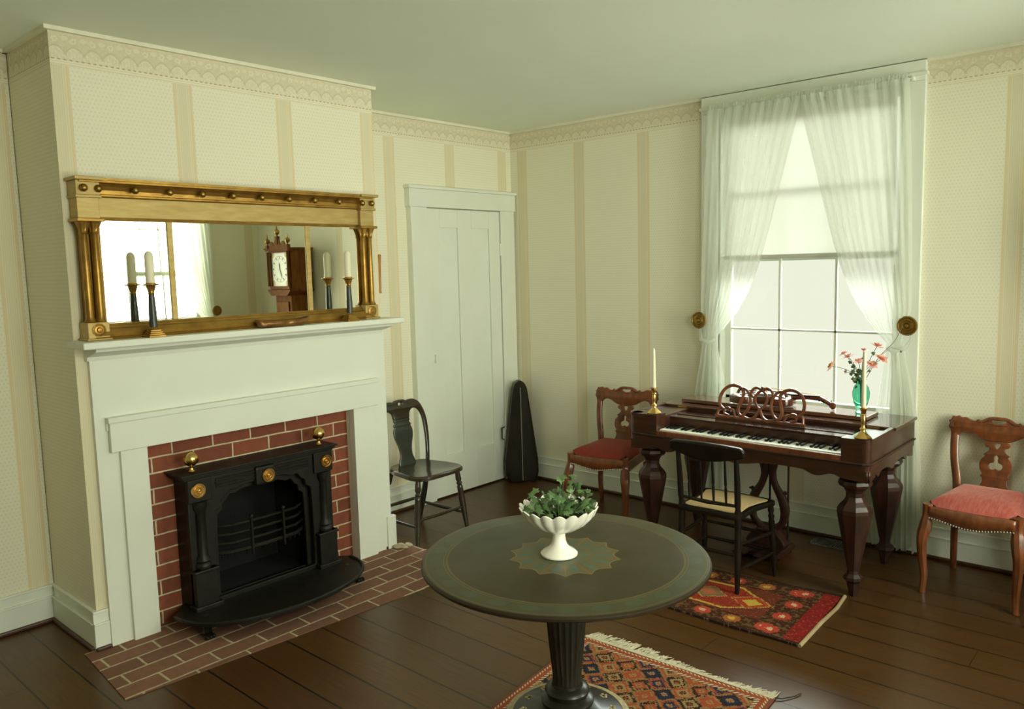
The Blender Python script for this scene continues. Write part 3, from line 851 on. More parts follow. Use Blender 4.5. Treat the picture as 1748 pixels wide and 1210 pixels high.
# ---- candlesticks on the mantel
def mantel_stick(label, y):
    rt = empty('candlestick', label, 'candlestick', (D+.143, y, 1.392), 0, 'dark column candlesticks on the mantel')
    MB().box(-.038,.038,-.038,.038,0,.009).box(-.033,.033,-.033,.033,.009,.017).box(-.028,.028,-.028,.028,.017,.025).box(-.023,.023,-.023,.023,.025,.034).lathe([(.020,.034),(.022,.038),(.017,.045)],20).build('base', MT['gilt'], rt, bevel=.0015)
    MB().lathe([(.0175,.045),(.017,.10),(.0125,.19)], 24).build('column', MT['darkstone'], rt, smooth=True)
    MB().lathe([(.0125,.19),(.014,.193),(.012,.197),(.014,.205),(.019,.222),(.022,.226)], 24, fn=lambda rd,z,a: (rd*(1+(.08*math.sin(a*8) if .2 < z < .225 else 0)), z)).build('capital', MT['gilt'], rt, smooth=True)
    MB().lathe([(.018,.226),(.034,.230),(.035,.234),(.022,.236),(.021,.240)], 28).build('drip_pan', MT['brass'], rt, smooth=True)
    c = MB().lathe([(.019,0),(.019,.118),(.0165,.130),(.008,.140),(.001,.141)], 20).build('candle', MT['wax'], smooth=True, loc=(D+.143, y, 1.392+.238))
    tag(c, 'thick white candle in the '+label.split(' ')[0]+' mantel candlestick', 'candle', 'mantel candles')
mantel_stick('left dark column candlestick with gilt capital on the mantel shelf', -3.152)
mantel_stick('right dark column candlestick with gilt capital on the mantel shelf', -2.085)

# ---- gilt snuffer tray in the middle of the shelf
tr_ = MB()
prof = [(.0,.002),(.04,.002),(.052,.008),(.060,.030)]
def trayfn(a, v):
    ang = 2*PI*a
    sy = .150; sxx = .035
    k = [0,.75,.9,1.0][int(round(v*3))]; z = [.004,.004,.010,.034][int(round(v*3))]
    cx_ = math.copysign(abs(math.cos(ang))**.6, math.cos(ang)); cy_ = math.copysign(abs(math.sin(ang))**.6, math.sin(ang))
    z2 = z + (.012*abs(cy_)**6 if v > .9 else 0)
    return (D+.143+sxx*k*cx_, -2.50+sy*k*cy_, 1.392+z2)
tr_.quadgrid(trayfn, 48, 3)
tg = tr_.build('snuffer_tray', plain('dark_gilt', (.36,.19,.05), (.16,.07,.02), rough=.35, metal=.5, scale=14), smooth=True, solid=.004)
tag(tg, 'narrow dark gilt tray lying in the middle of the mantel shelf', 'tray')

# ---- wooden recorder hanging on the wall
rc = MB().lathe([(.006,0),(.009,.004),(.007,.012),(.0075,.20),(.010,.205),(.0085,.215),(.010,.235),(.011,.25),(.008,.256)], 14).build('hanging_flute', MT['boxwood'], smooth=True, loc=(.013,-1.345,1.513), rot=(-.02,0,0))
tag(rc, 'slim orange-brown wooden flute hanging on the wall beside the mirror', 'flute')

# ================================================================== TALL CASE CLOCK (seen in the mirror)
ck = empty('tall_case_clock', 'tall wooden case clock with white dial, seen reflected in the mirror', 'clock', (3.99, -.17, 0))
MB().box(-.20,.20,-.14,.13,0,.06).box(-.185,.185,-.125,.13,.06,.50).box(-.195,.195,-.135,.13,.48,.50).build('base', MT['clockwood'], ck, bevel=.004)
MB().box(-.14,.14,-.10,.13,.50,1.44).build('waist', MT['clockwood'], ck, bevel=.003)
MB().box(-.10,.10,-.112,-.10,.60,1.38).build('waist_door', plain('clock_door', (.22,.088,.020), (.14,.052,.012), rough=.7, scale=9, stretch=(5,5,1), spec=.1), ck, bevel=.004)
MB().prism([(-.14,1.44),(.14,1.44),(.20,1.49),(.20,1.50),(-.20,1.50),(-.20,1.49)], 'y', -.15, .13).build('throat_moulding', MT['clockwood'], ck)
MB().box(-.19,.19,-.115,.13,1.50,1.90).build('hood', MT['clockwood'], ck, bevel=.002)
MB().prism([(-.19,1.502),(.19,1.502),(.19,1.898),(-.19,1.898)], 'y', -.118, -.115).box(-.17,-.145,-.140,-.118,1.505,1.89).box(.145,.17,-.140,-.118,1.505,1.89).box(-.145,.145,-.140,-.118,1.505,1.535).box(-.145,.145,-.140,-.118,1.868,1.89).build('hood_door', MT['clockwood'], ck)
MB().box(-.215,.215,-.165,.13,1.90,1.915).box(-.205,.205,-.155,.13,1.885,1.90).build('hood_cornice', MT['clockwood'], ck)
mdl, t, b = new_mat('painted_dial')
v, x, y, z = coords(t)
rad = hyp(x, z-1.705); th = x.m('ARCTAN2', z-1.705)
col = mixc(t, band(rad, .128, .132)+band(rad, .100,.102), (.74,.74,.64), (.12,.10,.08))
num = band(rad, .104, .126)*(((th*(12/(2*PI)))+.5).fr()-.5).abs().lt(.12)
col = mixc(t, num, col, (.06,.05,.04))
col = mixc(t, hyp(x.abs()-.125, (z-1.705).abs()-.145).lt(.035), col, (.45,.36,.18))
t.links.new(col, b.inputs['Base Color']); b.inputs['Roughness'].default_value = .4
MB().box(-.145,.145,-.124,-.119,1.535,1.868).build('dial', mdl, ck)
def hand(l, w_, ang):
    m_ = MB().prism([(-w_,-.01),(w_,-.01),(w_*1.6,l*.6),(0,l),(-w_*1.6,l*.6)], 'y', -.129, -.127)
    me_ = m_.mesh('hand'); me_.transform(Matrix.Translation((0,0,1.705)) @ Matrix.Rotation(ang, 4, 'Y'))
    return me_
link('hour_hand', hand(.065, .004, .12), MT['blackpaint'], ck); link('minute_hand', hand(.10, .003, 3.5), MT['blackpaint'], ck)
for s_ in (-1,1):
    MB().lathe([(.014,1.535),(.010,1.55),(.010,1.86),(.014,1.875)], 14, at=(s_*.178,-.148,0)).build('hood_column', MT['clockwood'], ck, smooth=True)
fret = [(-.19,1.915),(.19,1.915),(.19,1.94)]
hump = lambda c_, w_, h_: [(c_+w_*math.cos(q*PI/8), 1.945+h_*math.sin(q*PI/8)) for q in range(9)]
fret += hump(.105,.035,.035)+hump(0,.055,.065)+hump(-.105,.035,.035)+[(-.19,1.94)]
link('fretwork_crest', plate([fret, [(.02*math.cos(q*PI/6),1.965+.014*math.sin(q*PI/6)) for q in range(12)]], .01, .001, Matrix.Translation((0,-.14,0)) @ UPXZ), MT['clockwood'], ck)
for x_, zb_ in ((-.18,1.915),(0,2.0),(.18,1.915)):
    fo = MB().box(x_-.018,x_+.018,-.155,-.12,zb_ if x_ else 1.95,zb_+.03).build('finial_plinth', MT['clockwood'], ck)
    MB().lathe([(.006,0),(.01,.006),(.006,.012),(.016,.02),(.026,.034),(.027,.042),(.022,.056),(.008,.068),(.004,.075),(.006,.08),(.001,.115)], 18, at=(x_,-.138,zb_+.03)).build('finial', MT['oldbrass'], fo, smooth=True)

# ================================================================== VIOLIN CASE in the corner
vc = empty('violin_case', 'black wooden violin case standing upright in the room corner', 'instrument case', (.175, -.15, 0), 0)
vc.rotation_euler = (0, 0, math.atan2(-4.57, 4.03)+PI/2+.12)
def case_sec(k, nx=24):
    # k 0 bottom..1 top -> half width
    pts_ = [(0,.10),(.03,.115),(.10,.128),(.22,.126),(.40,.108),(.60,.088),(.80,.068),(.92,.055),(.975,.038),(1.0,.012)]
    for i in range(len(pts_)-1):
        if pts_[i][0] <= k <= pts_[i+1][0]:
            q = (k-pts_[i][0])/(pts_[i+1][0]-pts_[i][0]); return pts_[i][1]+q*(pts_[i+1][1]-pts_[i][1])
    return pts_[-1][1]
def case_half(d0, d1, name, peak):
    mb_ = MB(); rings = []
    NZ = 50
    for j in range(NZ+1):
        k = j/NZ; wv = case_sec(k); z_ = .79*k
        ed = .012 if 0 < k < 1 else .02
        sec = [(-wv,d0),(-wv,d1),(-wv+.02,d1-.012*(1 if peak else 0)),(0,d1-(peak if 0 < k < 1 else peak*.5)*min(1,wv/.05)),(wv-.02,d1-.012*(1 if peak else 0)),(wv,d1),(wv,d0)]
        rings.append([mb_.b.verts.new((q[0], q[1], z_)) for q in sec])
    for j in range(NZ):
        for i in range(len(rings[0])):
            k2 = (i+1) % len(rings[0])
            mb_.b.faces.new((rings[j][i], rings[j][k2], rings[j+1][k2], rings[j+1][i]))
    mb_.b.faces.new(rings[0]); mb_.b.faces.new(rings[-1])
    return mb_.build(name, MT['case'], vc)
case_half(.055, .0, 'case_body', 0)
case_half(.0, -.045, 'case_lid', .028)
MB().tube([(0,-.075,.02),(0,-.075,.40),(0,-.073,.74)], .0028, 6).build('ridge_line', plain('pale_ridge', (.30,.28,.22), rough=.4), vc)  # thin pale line along the centre ridge of the lid
hn = MB().tube([(-.128,.01,.33),(-.145,.0,.34),(-.145,.0,.42),(-.122,.01,.43)], .005, 8)
hn.build('carry_handle', MT['iron'], vc, smooth=True)
vc.rotation_euler = (-.05, 0, vc.rotation_euler[2])

# ================================================================== PARLOUR CHAIRS
def parlour_chair(name, label, loc, rz, velvet):
    c = empty(name, label, 'chair', loc, rz)
    WD = MT['chairwood']
    for s_ in (-1, 1):
        pth = smooth_loop([(s_*.192,-.222,.452),(s_*.192,-.222,.40),(s_*.196,-.235,.345),(s_*.206,-.256,.27),(s_*.204,-.250,.18),(s_*.198,-.236,.09),(s_*.202,-.246,0)], 4, False)
        n_ = len(pth); rd = []
        for i in range(n_):
            k = i/(n_-1)
            rd.append(.024 if k < .22 else .024+.006*math.sin((k-.22)/.3*PI) if k < .52 else .024-.010*(k-.52)/.48+ (.003 if k > .97 else 0))
        MB().tube(pth, rd, 8, up=(0,1,0)).build('front_leg', WD, c, smooth=True)
        pth = smooth_loop([(s_*.165,.175,.43),(s_*.165,.178,.34),(s_*.170,.172,.22),(s_*.172,.182,.10),(s_*.178,.205,0)], 4, False)
        MB().tube(pth, [.021-.006*i/len(pth) for i in range(len(pth))], 8, up=(0,1,0)).build('rear_leg', WD, c, smooth=True)
        pth = smooth_loop([(s_*.165,.175,.42),(s_*.172,.187,.50),(s_*.188,.205,.58),(s_*.196,.222,.66),(s_*.198,.236,.73)], 4, False)
        MB().tube(pth, [.021]*len(pth), 8, flat=.8, up=(0,1,0)).build('back_post', WD, c, smooth=True)
        MB().prism([(s_*.165,.18),(s_*.195,-.21),(s_*.215,-.21),(s_*.188,.18)], 'z', .365, .432).build('side_rail', WD, c, bevel=.004)
    # serpentine front rail
    top_ = [(-.185+.37*i/20, .438) for i in range(21)]
    bot_ = [(.185-.37*i/20, .375-.012*math.cos((.185-.37*i/20)/.185*PI)) for i in range(21)]
    fr2 = MB()
    fr2.quadgrid(lambda a, v: (-.185+.37*a, -.232-.018*math.cos((a-.5)*PI), .372-.010*math.cos((a-.5)*2*PI)+(.070+.01*math.cos((a-.5)*2*PI))*v), 24, 2)
    fr2.build('front_rail', WD, c, smooth=True, solid=.024)
    MB().box(-.165,.165,.165,.19,.365,.43).build('rear_rail', WD, c, bevel=.003)
    nl = MB()
    for i in range(30):
        a = (i+.5)/30
        nl.ball((-.185+.37*a, -.246-.018*math.cos((a-.5)*PI), .376-.010*math.cos((a-.5)*2*PI)), .0048, seg=6)
    for s_ in (-1,1):
        for i in range(26):
            k = (i+.5)/26; nl.ball((s_*(.216-.029*k), -.20+.37*k, .371), .0048, seg=6)
    nl.build('nail_trim', MT['nail'], c)
    # domed cushion
    def cu(a, v):
        ax = (a-.5)*2; ay = (v-.5)*2
        # superellipse footprint
        sc = 1/max(1e-6, (abs(ax)**8+abs(ay)**8)**(1/8)) * max(abs(ax), abs(ay)) if (ax or ay) else 1
        X, Yv = ax*sc, ay*sc
        w_ = .205+(.160-.205)*((Yv+1)/2)
        ed = min(1, max(abs(X), abs(Yv)))
        h_ = .068*(1-ed**4)**.6 if ed < 1 else 0
        return (X*w_, -.015+Yv*.205-.018*math.cos(X*PI/2)*(1 if Yv < 0 else 0)*(-Yv), .430+h_)
    cm_ = MB().quadgrid(cu, 28, 28)
    cm_.box(-.158,.158,-.19,.17,.40,.434)
    cm_.build('seat_cushion', velvet, c, smooth=True)
    # carved crest rail with scrolled ends and pierced centre
    half_ = [(0,.832),(.035,.830),(.062,.818),(.082,.806),(.094,.812),(.106,.803),(.128,.806),(.150,.817),(.172,.815),(.184,.822),(.200,.816),(.214,.818),(.222,.800),(.231,.792),(.226,.778),(.231,.762),(.222,.745),(.214,.722),(.190,.716),(.176,.722),(.165,.735),(.140,.742),(.110,.735),(.085,.720),(.060,.708),(.040,.706),(0,.706)]
    loop = mirror_pts(smooth_loop(half_, 3, False))
    hole = [(.034*math.cos(a_*PI/10), .806+.010*math.sin(a_*PI/10)+.004*math.cos(a_*PI/5)) for a_ in range(20)]
    TI = Matrix.Translation((0,.236,.72)) @ Matrix.Rotation(-.16, 4, 'X') @ Matrix.Translation((0,0,-.72)) @ UPXZ
    me_ = plate([loop, hole], .028, .005, TI)
    crest = link('crest_rail', me_, WD, c, smooth=True)
    MTX = Matrix.Translation((0,.222,.72)) @ Matrix.Rotation(-.16, 4, 'X') @ Matrix.Translation((0,0,-.72))
    def carve(cs_, nm):
        mz = cs_.mesh(nm); mz.transform(MTX); link(nm, mz, WD, crest, smooth=True)
    for s_ in (-1, 1):
        cs_ = MB()
        cs_.tube([(s_*.045,0,.818),(s_*.07,0,.803),(s_*.095,0,.800)], [.006,.008,.004], 8)
        carve(cs_, 'leaf_carving'); cs_ = MB()
        cs_.tube([(s_*.20,0,.80),(s_*.214,0,.785),(s_*.212,0,.765),(s_*.20,0,.757),(s_*.194,0,.768)], [.006,.008,.008,.006,.004], 8)
        carve(cs_, 'scroll_carving')
    carve(MB().tube([(-.04,0,.796),(0,0,.790),(.04,0,.796)], .005, 8), 'carved_bar')
    # pierced splat
    hs = [(0,.715),(.030,.715),(.052,.705),(.058,.692),(.048,.680),(.036,.676),(.036,.662),(.048,.650),(.060,.640),(.052,.632),(.068,.610),(.074,.585),(.070,.560),(.058,.540),(.066,.528),(.056,.516),(.056,.498),(.066,.470),(.066,.436),(0,.436)]
    loop = mirror_pts(smooth_loop(hs, 3, False))
    h1 = smooth_loop([(0,.640),(.010,.628),(.008,.615),(.012,.602),(.026,.596),(.032,.582),(.024,.568),(.010,.566),(0,.571),(-.010,.566),(-.024,.568),(-.032,.582),(-.026,.596),(-.012,.602),(-.008,.615),(-.010,.628)], 3)
    h2 = smooth_loop([(-.014,.700),(.014,.700),(.010,.684),(0,.672),(-.010,.684)], 3)
    TS = Matrix.Translation((0,.18,.43)) @ Matrix.Rotation(-.20, 4, 'X') @ Matrix.Translation((0,0,-.43)) @ UPXZ
    link('splat', plate([loop, h1, h2], .018, .003, TS), WD, c, smooth=True)
    return c
parlour_chair('parlour_chair', 'carved walnut chair with bright crimson velvet seat right of the keyboard instrument', (3.365, -.30, 0), -.03, MT['velvet'])
parlour_chair('parlour_chair', 'carved walnut chair with dark red seat between violin case and keyboard instrument', (1.225, -.43, 0), .17, MT['velvetdark'])

# ================================================================== GREEN PAINTED CHAIR by the door
gc = empty('painted_side_chair', 'dark green painted side chair with vase-shaped splat beside the white door', 'chair', (.44, -1.44, 0), PI/2)
GP = MT['greenpaint']
GP2 = plain('seat_brown_paint', (.050,.030,.014), (.028,.022,.012), rough=.22, coat=.4)
seat = []
for i in range(40):
    a = 2*PI*i/40
    cx_ = math.copysign(abs(math.cos(a))**.5, math.cos(a)); cy_ = math.copysign(abs(math.sin(a))**.55, math.sin(a))
    wv = .200+.02*(-cy_)
    seat.append((cx_*wv*(1-.05*(cy_ > 0)), -.05+cy_*.195))
ms = MB()
R0 = []
for (k, z_) in ((.90,.385),(1.0,.395),(1.0,.410),(.96,.420),(.72,.413),(.30,.406)):
    R0.append([ms.b.verts.new((x_*k, -.05+(y_+.05)*k, z_+(.006 if y_ > .08 and k > .9 else 0))) for x_, y_ in seat])
for j in range(len(R0)-1):
    for i in range(40): ms.b.faces.new((R0[j][i], R0[j][(i+1)%40], R0[j+1][(i+1)%40], R0[j+1][i]))
ms.b.faces.new(R0[0]); ms.b.faces.new(R0[-1])
ms.build('seat', GP2, gc, smooth=True)
def turned_leg(p0, p1, parent, mat, r0=.0165):
    p0, p1 = Vector(p0), Vector(p1)
    ks = [0,.08,.16,.19,.22,.25,.28,.31,.5,.75,1.0]
    rs = [.85,1.0,1.15,.8,1.2,.8,1.2,1.1,1.25,1.05,.7]
    MB().tube([p0.lerp(p1, k) for k in ks], [r0*q for q in rs], 12).build('leg', mat, parent, smooth=True)
LT = {}
for s_ in (-1, 1):
    for (nm, yt, yb_) in (('f', -.19, -.165-.02), ('r', .085, .235)):
        a_ = (s_*.155, yt, .39); b_ = (s_*.205, yb_, 0)
        if nm == 'f': a_ = (s_*.165, -.175, .39); b_ = (s_*.212, -.205, 0)
        LT[(s_, nm)] = (Vector(a_), Vector(b_))
        turned_leg(a_, b_, gc, GP)
def strt(k1, q1, k2, q2, parent, mat, rad=.0105):
    A_ = LT[k1][0].lerp(LT[k1][1], q1); B_ = LT[k2][0].lerp(LT[k2][1], q2)
    MB().tube([A_, A_.lerp(B_,.5), B_], [rad*.8, rad*1.2, rad*.8], 10).build('stretcher', mat, parent, smooth=True)
strt((-1,'f'),.62,(1,'f'),.62, gc, GP); strt((-1,'r'),.60,(1,'r'),.60, gc, GP)
strt((-1,'f'),.72,(-1,'r'),.72, gc, GP); strt((1,'f'),.72,(1,'r'),.72, gc, GP)
ho = [(0,.828),(.03,.826),(.05,.818),(.075,.822),(.11,.818),(.15,.79),(.178,.73),(.190,.66),(.188,.56),(.178,.48),(.165,.405),(.145,.405)]
hi = [(.158,.48),(.165,.56),(.163,.66),(.150,.72),(.125,.752),(.095,.760),(.072,.748),(.062,.728),(.058,.705),(.045,.70),(0,.70)]
loop = mirror_pts(smooth_loop(ho, 4, False)+smooth_loop(hi, 4, False))
hole = [(.014*math.cos(a_*PI/8), .800+.009*math.sin(a_*PI/8)) for a_ in range(16)]
TG = Matrix.Translation((0,.105,.40)) @ Matrix.Rotation(-.16, 4, 'X') @ Matrix.Translation((0,0,-.40)) @ Matrix.Diagonal((1.1,1,1.012,1)) @ UPXZ
link('back_frame', plate([loop, hole], .022, .006, TG), GP, gc, smooth=True)
hs = [(0,.705),(.050,.705),(.060,.695),(.054,.68),(.066,.665),(.060,.655),(.070,.63),(.068,.59),(.055,.55),(.046,.51),(.046,.47),(.056,.44),(.058,.405),(0,.405)]
link('splat', plate([mirror_pts(smooth_loop(hs, 4, False))], .014, .003, TG), plain('splat_paint', (.045,.062,.050), (.030,.030,.020), rough=.22, scale=7, coat=.4), gc, smooth=True)

# ================================================================== RUGS
def rug(name, corners, L, Wd, mat, label, h=.011):
    A_, B_, C_, D_ = [Vector((*c, 0)) for c in corners]      # along x: A->B, across A->D
    bm_ = bmesh.new(); uvl = bm_.loops.layers.uv.new('UVMap')
    nu, nv = 60, 30
    vs = []
    for j in range(nv+1):
        row = []
        for i in range(nu+1):
            a, v_ = i/nu, j/nv
            p = A_.lerp(B_, a).lerp(D_.lerp(C_, a), v_)
            e = .004*math.sin(a*19+v_*3)
            p = p+Vector((e*(v_-.5)*1.0, .004*math.sin(a*14+1), 0))
            zed = h+.0015*math.sin(a*11)*math.sin(v_*7)
            row.append((bm_.verts.new((p.x, p.y, zed)), (a*L, v_*Wd)))
        vs.append(row)
    for j in range(nv):
        for i in range(nu):
            q = (vs[j][i], vs[j+1][i], vs[j+1][i+1], vs[j][i+1])
            fc = bm_.faces.new([k[0] for k in q])
            for lp, k in zip(fc.loops, q): lp[uvl].uv = k[1]
    # skirt
    ring = [vs[0][i] for i in range(nu+1)]+[vs[j][nu] for j in range(1,nv+1)]+[vs[nv][i] for i in range(nu-1,-1,-1)]+[vs[j][0] for j in range(nv-1,0,-1)]
    low = [bm_.verts.new((k[0].co.x, k[0].co.y, .001)) for k in ring]
    n_ = len(ring)
    for i in range(n_):
        k2 = (i+1) % n_
        fc = bm_.faces.new((ring[i][0], ring[k2][0], low[k2], low[i]))
        for lp, k in zip(fc.loops, (ring[i], ring[k2], ring[k2], ring[i])): lp[uvl].uv = k[1]
    bmesh.ops.recalc_face_normals(bm_, faces=bm_.faces)
    me_ = bpy.data.meshes.new(name); bm_.to_mesh(me_); bm_.free()
    return me_
r1 = rug('rug', [(1.70,-.99),(2.88,-.842),(2.911,-1.483),(1.73,-1.50)], 1.2, .62, MT['rug1'], '')
r1o = link('rug', r1, MT['rug1']); tag(r1o, 'small red oriental rug with medallions under the black caned chair', 'rug')
MB().tube([(2.886,-.842,.008),(2.905,-1.0,.009),(2.905,-1.2,.008),(2.918,-1.483,.008)], .009, 8).build('bound_edge', MT['rugback'], r1o, smooth=True)
r2 = rug('rug', [(2.145,-1.985),(3.01,-1.955),(3.10,-3.35),(2.30,-3.40)], .86, 1.42, MT['rug2'], '')
r2o = link('rug', r2, MT['rug2']); tag(r2o, 'rust and navy fringed rug lying beneath the round pedestal table', 'rug')
MB().box(0,.86,-.006,.012,.002,.012).build('woven_end', MT['fringe'], r2o, loc=(2.148,-1.985,0), rot=(0,0,.0347))
fb = bmesh.new()
for i in range(230):
    a = (i+random.random())/230
    p = Vector((2.148,-1.978,.009)).lerp(Vector((3.008,-1.948,.009)), a)
    ln = .045+.025*math.sin(a*6+.5)+random.uniform(-.012,.02); dx = random.uniform(-.015,.035); w_ = .0022
    z2 = random.uniform(.002,.012)
    q = [(p.x-w_,p.y,p.z),(p.x+w_,p.y,p.z),(p.x+dx*.5+w_,p.y+ln*.5,max(z2,.006)),(p.x+dx*.5-w_,p.y+ln*.5,max(z2,.006)),(p.x+dx+.001,p.y+ln,.002),(p.x+dx-.001,p.y+ln,.002)]
    V = [fb.verts.new(k) for k in q]; fb.faces.new((V[0],V[1],V[2],V[3])); fb.faces.new((V[3],V[2],V[4],V[5]))
me_ = bpy.data.meshes.new('fringe'); fb.to_mesh(me_); fb.free()
fo = link('fringe', me_, MT['fringe'], r2o, solid=.002); fo['kind'] = 'stuff'
MB().tube([(2.99,-1.955,.01),(3.03,-1.93,.006),(3.06,-1.88,.005),(3.07,-1.845,.005)], .0025, 6).build('loose_tassel', plain('dark_wool', (.03,.025,.02), rough=.9), r2o)

# ================================================================== ROUND TABLE
TC = (2.655, -2.765)
tb = empty('pedestal_table', 'round dark painted pedestal table with star medallion in the foreground', 'table', (*TC, .0105))
TZ = .730-.0105
MB().lathe([(.30,TZ-.022),(.44,TZ-.022),(.456,TZ-.019),(.463,TZ-.013),(.463,TZ-.007),(.4575,TZ-.001),(.453,TZ),(.001,TZ)], 96).build('tabletop', MT['tabletop'], tb, smooth=True)
MB().lathe([(.12,TZ-.050),(.32,TZ-.036),(.41,TZ-.026),(.41,TZ-.021)], 64).build('underframe', MT['tablebase'], tb, smooth=True)
def flute(rd, z, a):
    k = 1-.07*abs(math.sin(a*10)) if .30 < z < .66 else 1
    return rd*k, z
MB().lathe([(.048,.285),(.047,.31),(.050,.34),(.058,.42),(.066,.52),(.070,.60),(.066,.66),(.080,.67),(.085,.69)], 120, fn=flute).build('column', MT['tablebase'], tb, smooth=True)
MB().lathe([(.085,.222),(.088,.235),(.080,.243),(.066,.247),(.070,.256),(.074,.266),(.068,.276),(.052,.282),(.050,.29)], 40).build('ring_moulding', MT['tablebase'], tb, smooth=True)
bs_ = MB().lathe([(.20,.10),(.215,.11),(.215,.165),(.205,.178),(.16,.190),(.11,.205),(.085,.222)], 64)
bo = bs_.build('platform_base', MT['tablebase'], tb, smooth=True)
sb = MB()
sb.lathe([(.206,.1785),(.196,.1815),(.184,.1845),(.183,.183),(.195,.180),(.205,.177)], 64)
for k in range(12):
    a = 2*PI*k/12+.2
    for q in range(5):
        aa = q*2*PI/5
        sb.ball((.145*math.cos(a)+.010*math.cos(aa), .145*math.sin(a)+.010*math.sin(aa), .1955), .006, (1,1,.4), 6)
sb.build('gold_stencil', MT['stencil'], bo)
for k in range(3):
    a = 2*PI*k/3+.5
    d_ = Vector((math.cos(a), math.sin(a), 0))
    pth = smooth_loop([tuple(d_*.14+Vector((0,0,.11))), tuple(d_*.22+Vector((0,0,.085))), tuple(d_*.27+Vector((0,0,.035))), tuple(d_*.31+Vector((0,0,.018)))], 4, False)
    MB().tube(pth, [.045-.025*i/len(pth) for i in range(len(pth)-1)]+[.018], 10).build('foot', MT['tablebase'], tb, smooth=True)

# ---- milk glass compote
cp = empty('footed_bowl', 'white scalloped milk glass footed bowl holding ivy on the round table', 'bowl', (2.640, -2.775, .7305))
MB().lathe([(.055,0),(.0595,.003),(.060,.008),(.052,.016),(.036,.026),(.027,.036),(.022,.050),(.0205,.066),(.022,.078)], 48).build('foot', MT['milk'], cp, smooth=True)
def scal(rd, z, a):
    k = min(1, max(0, (z-.080)/.06))
    sc = abs(math.sin(a*9))
    return rd*(1+.085*k*(sc-.5)), z+(.014*(sc-.5) if z > .150 else 0)
MB().lathe([(.021,.076),(.030,.078),(.060,.090),(.090,.110),(.112,.135),(.124,.158),(.121,.160),(.108,.138),(.086,.116),(.058,.098),(.02,.090)], 160, fn=scal).build('bowl', MT['milk'], cp, smooth=True)
# ---- ivy
iv = empty('potted_ivy', 'bushy green ivy plant growing in the white footed bowl', 'plant', (2.640, -2.775, .8575))
MB().lathe([(.001,-.010),(.092,-.010),(.099,0),(.06,.006),(.001,.010)], 32).build('soil', MT['soil'], iv, smooth=True)
def leafmesh(bm_, pos, n_, size, twist):
    n_ = Vector(n_).normalized(); a_ = n_.cross(Vector((.3,.2,1))).normalized(); b_ = n_.cross(a_)
    c_, s__ = math.cos(twist), math.sin(twist); a2 = a_*c_+b_*s__; b2 = b_*c_-a_*s__
    out = [(0,-.35),(.25,-.45),(.55,-.30),(.38,-.08),(.62,.18),(.25,.25),(.0,.75),(-.25,.25),(-.62,.18),(-.38,-.08),(-.55,-.30),(-.25,-.45)]
    c0 = bm_.verts.new(pos+n_*size*.10)
    V = [bm_.verts.new(pos+a2*x_*size+b2*y_*size-n_*size*.12*(x_*x_+y_*y_)) for x_, y_ in out]
    for i in range(12): bm_.faces.new((c0, V[i], V[(i+1) % 12]))
lb = bmesh.new(); stm = MB()
vr = CAM-Vector((2.64,-2.775,.86)); vr.z = 0; vr.normalize(); rt_ = Vector((-vr.y, vr.x, 0))   # rt_ = image right seen from the near side
for i in range(140):
    # clusters: a tall one right of centre, a wide one leaning left
    if i % 3 == 0: c0 = Vector((0,0,.055))+rt_*.012; sp = (.034,.03,.050)
    elif i % 3 == 1: c0 = Vector((0,0,.025))-rt_*.045; sp = (.045,.035,.035)
    else: c0 = Vector((0,0,.018))+rt_*.055; sp = (.035,.035,.045)
    p = c0 + rt_*random.gauss(0,1)*sp[0] + vr*random.gauss(0,1)*sp[1]
    rad_ = math.hypot(p.x, p.y)
    p.z = .014 + abs(random.gauss(0,1))*sp[2]
    p.z = min(p.z, .150-1.0*max(0, rad_-.03)); p.z = max(p.z, .012)
    if rad_ > .105: p.x *= .105/rad_; p.y *= .105/rad_; p.z = max(p.z, .03)
    n_ = Vector((random.gauss(0,.6), random.gauss(0,.6), 1.0))+vr*.6
    leafmesh(lb, p, n_, random.uniform(.018,.029), random.random()*6)
    if i % 3 == 0 or i % 5 == 0: stm.tube([(p.x*.3,p.y*.3,.0),(p.x*.7,p.y*.7,p.z*.6),tuple(p)], .0012, 5)
me_ = bpy.data.meshes.new('foliage'); lb.to_mesh(me_); lb.free()
link('foliage', me_, MT['leaf'], iv, smooth=True)
stm.build('stem', MT['darkleaf'], iv)

# ================================================================== KEYBOARD INSTRUMENT (melodeon)
px0, px1, py0, py1 = 1.66, 3.0, -.885, -.16
PX = (px0+px1)/2
pn = empty('melodeon', 'dark mahogany keyboard melodeon on faceted legs below the bright window', 'keyboard instrument', (PX, -.52, 0))
MH = MT['mahogany']
def q(x): return x-PX
def w(y): return y+.52
CB = .655
# case bottom and sides
mb = MB()
def rounded(x0, x1, y0, y1, rad, front=True):
    pts_ = []
    for (cx_, cy_, a0) in ((x1-rad, y0+rad, -PI/2), ):
        pts_ += [(cx_+rad*math.cos(a0+PI/2*k/6), cy_+rad*math.sin(a0+PI/2*k/6)) for k in range(7)]
    pts_ += [(x1, y1), (x0, y1)]
    for (cx_, cy_, a0) in ((x0+rad, y0+rad, PI), ):
        pts_ += [(cx_+rad*math.cos(a0+PI/2*k/6), cy_+rad*math.sin(a0+PI/2*k/6)) for k in range(7)]
    return pts_
MB().prism(rounded(q(px0), q(px1), w(py0), w(py1), .035), 'z', CB, CB+.035).build('case_bottom', MH, pn)
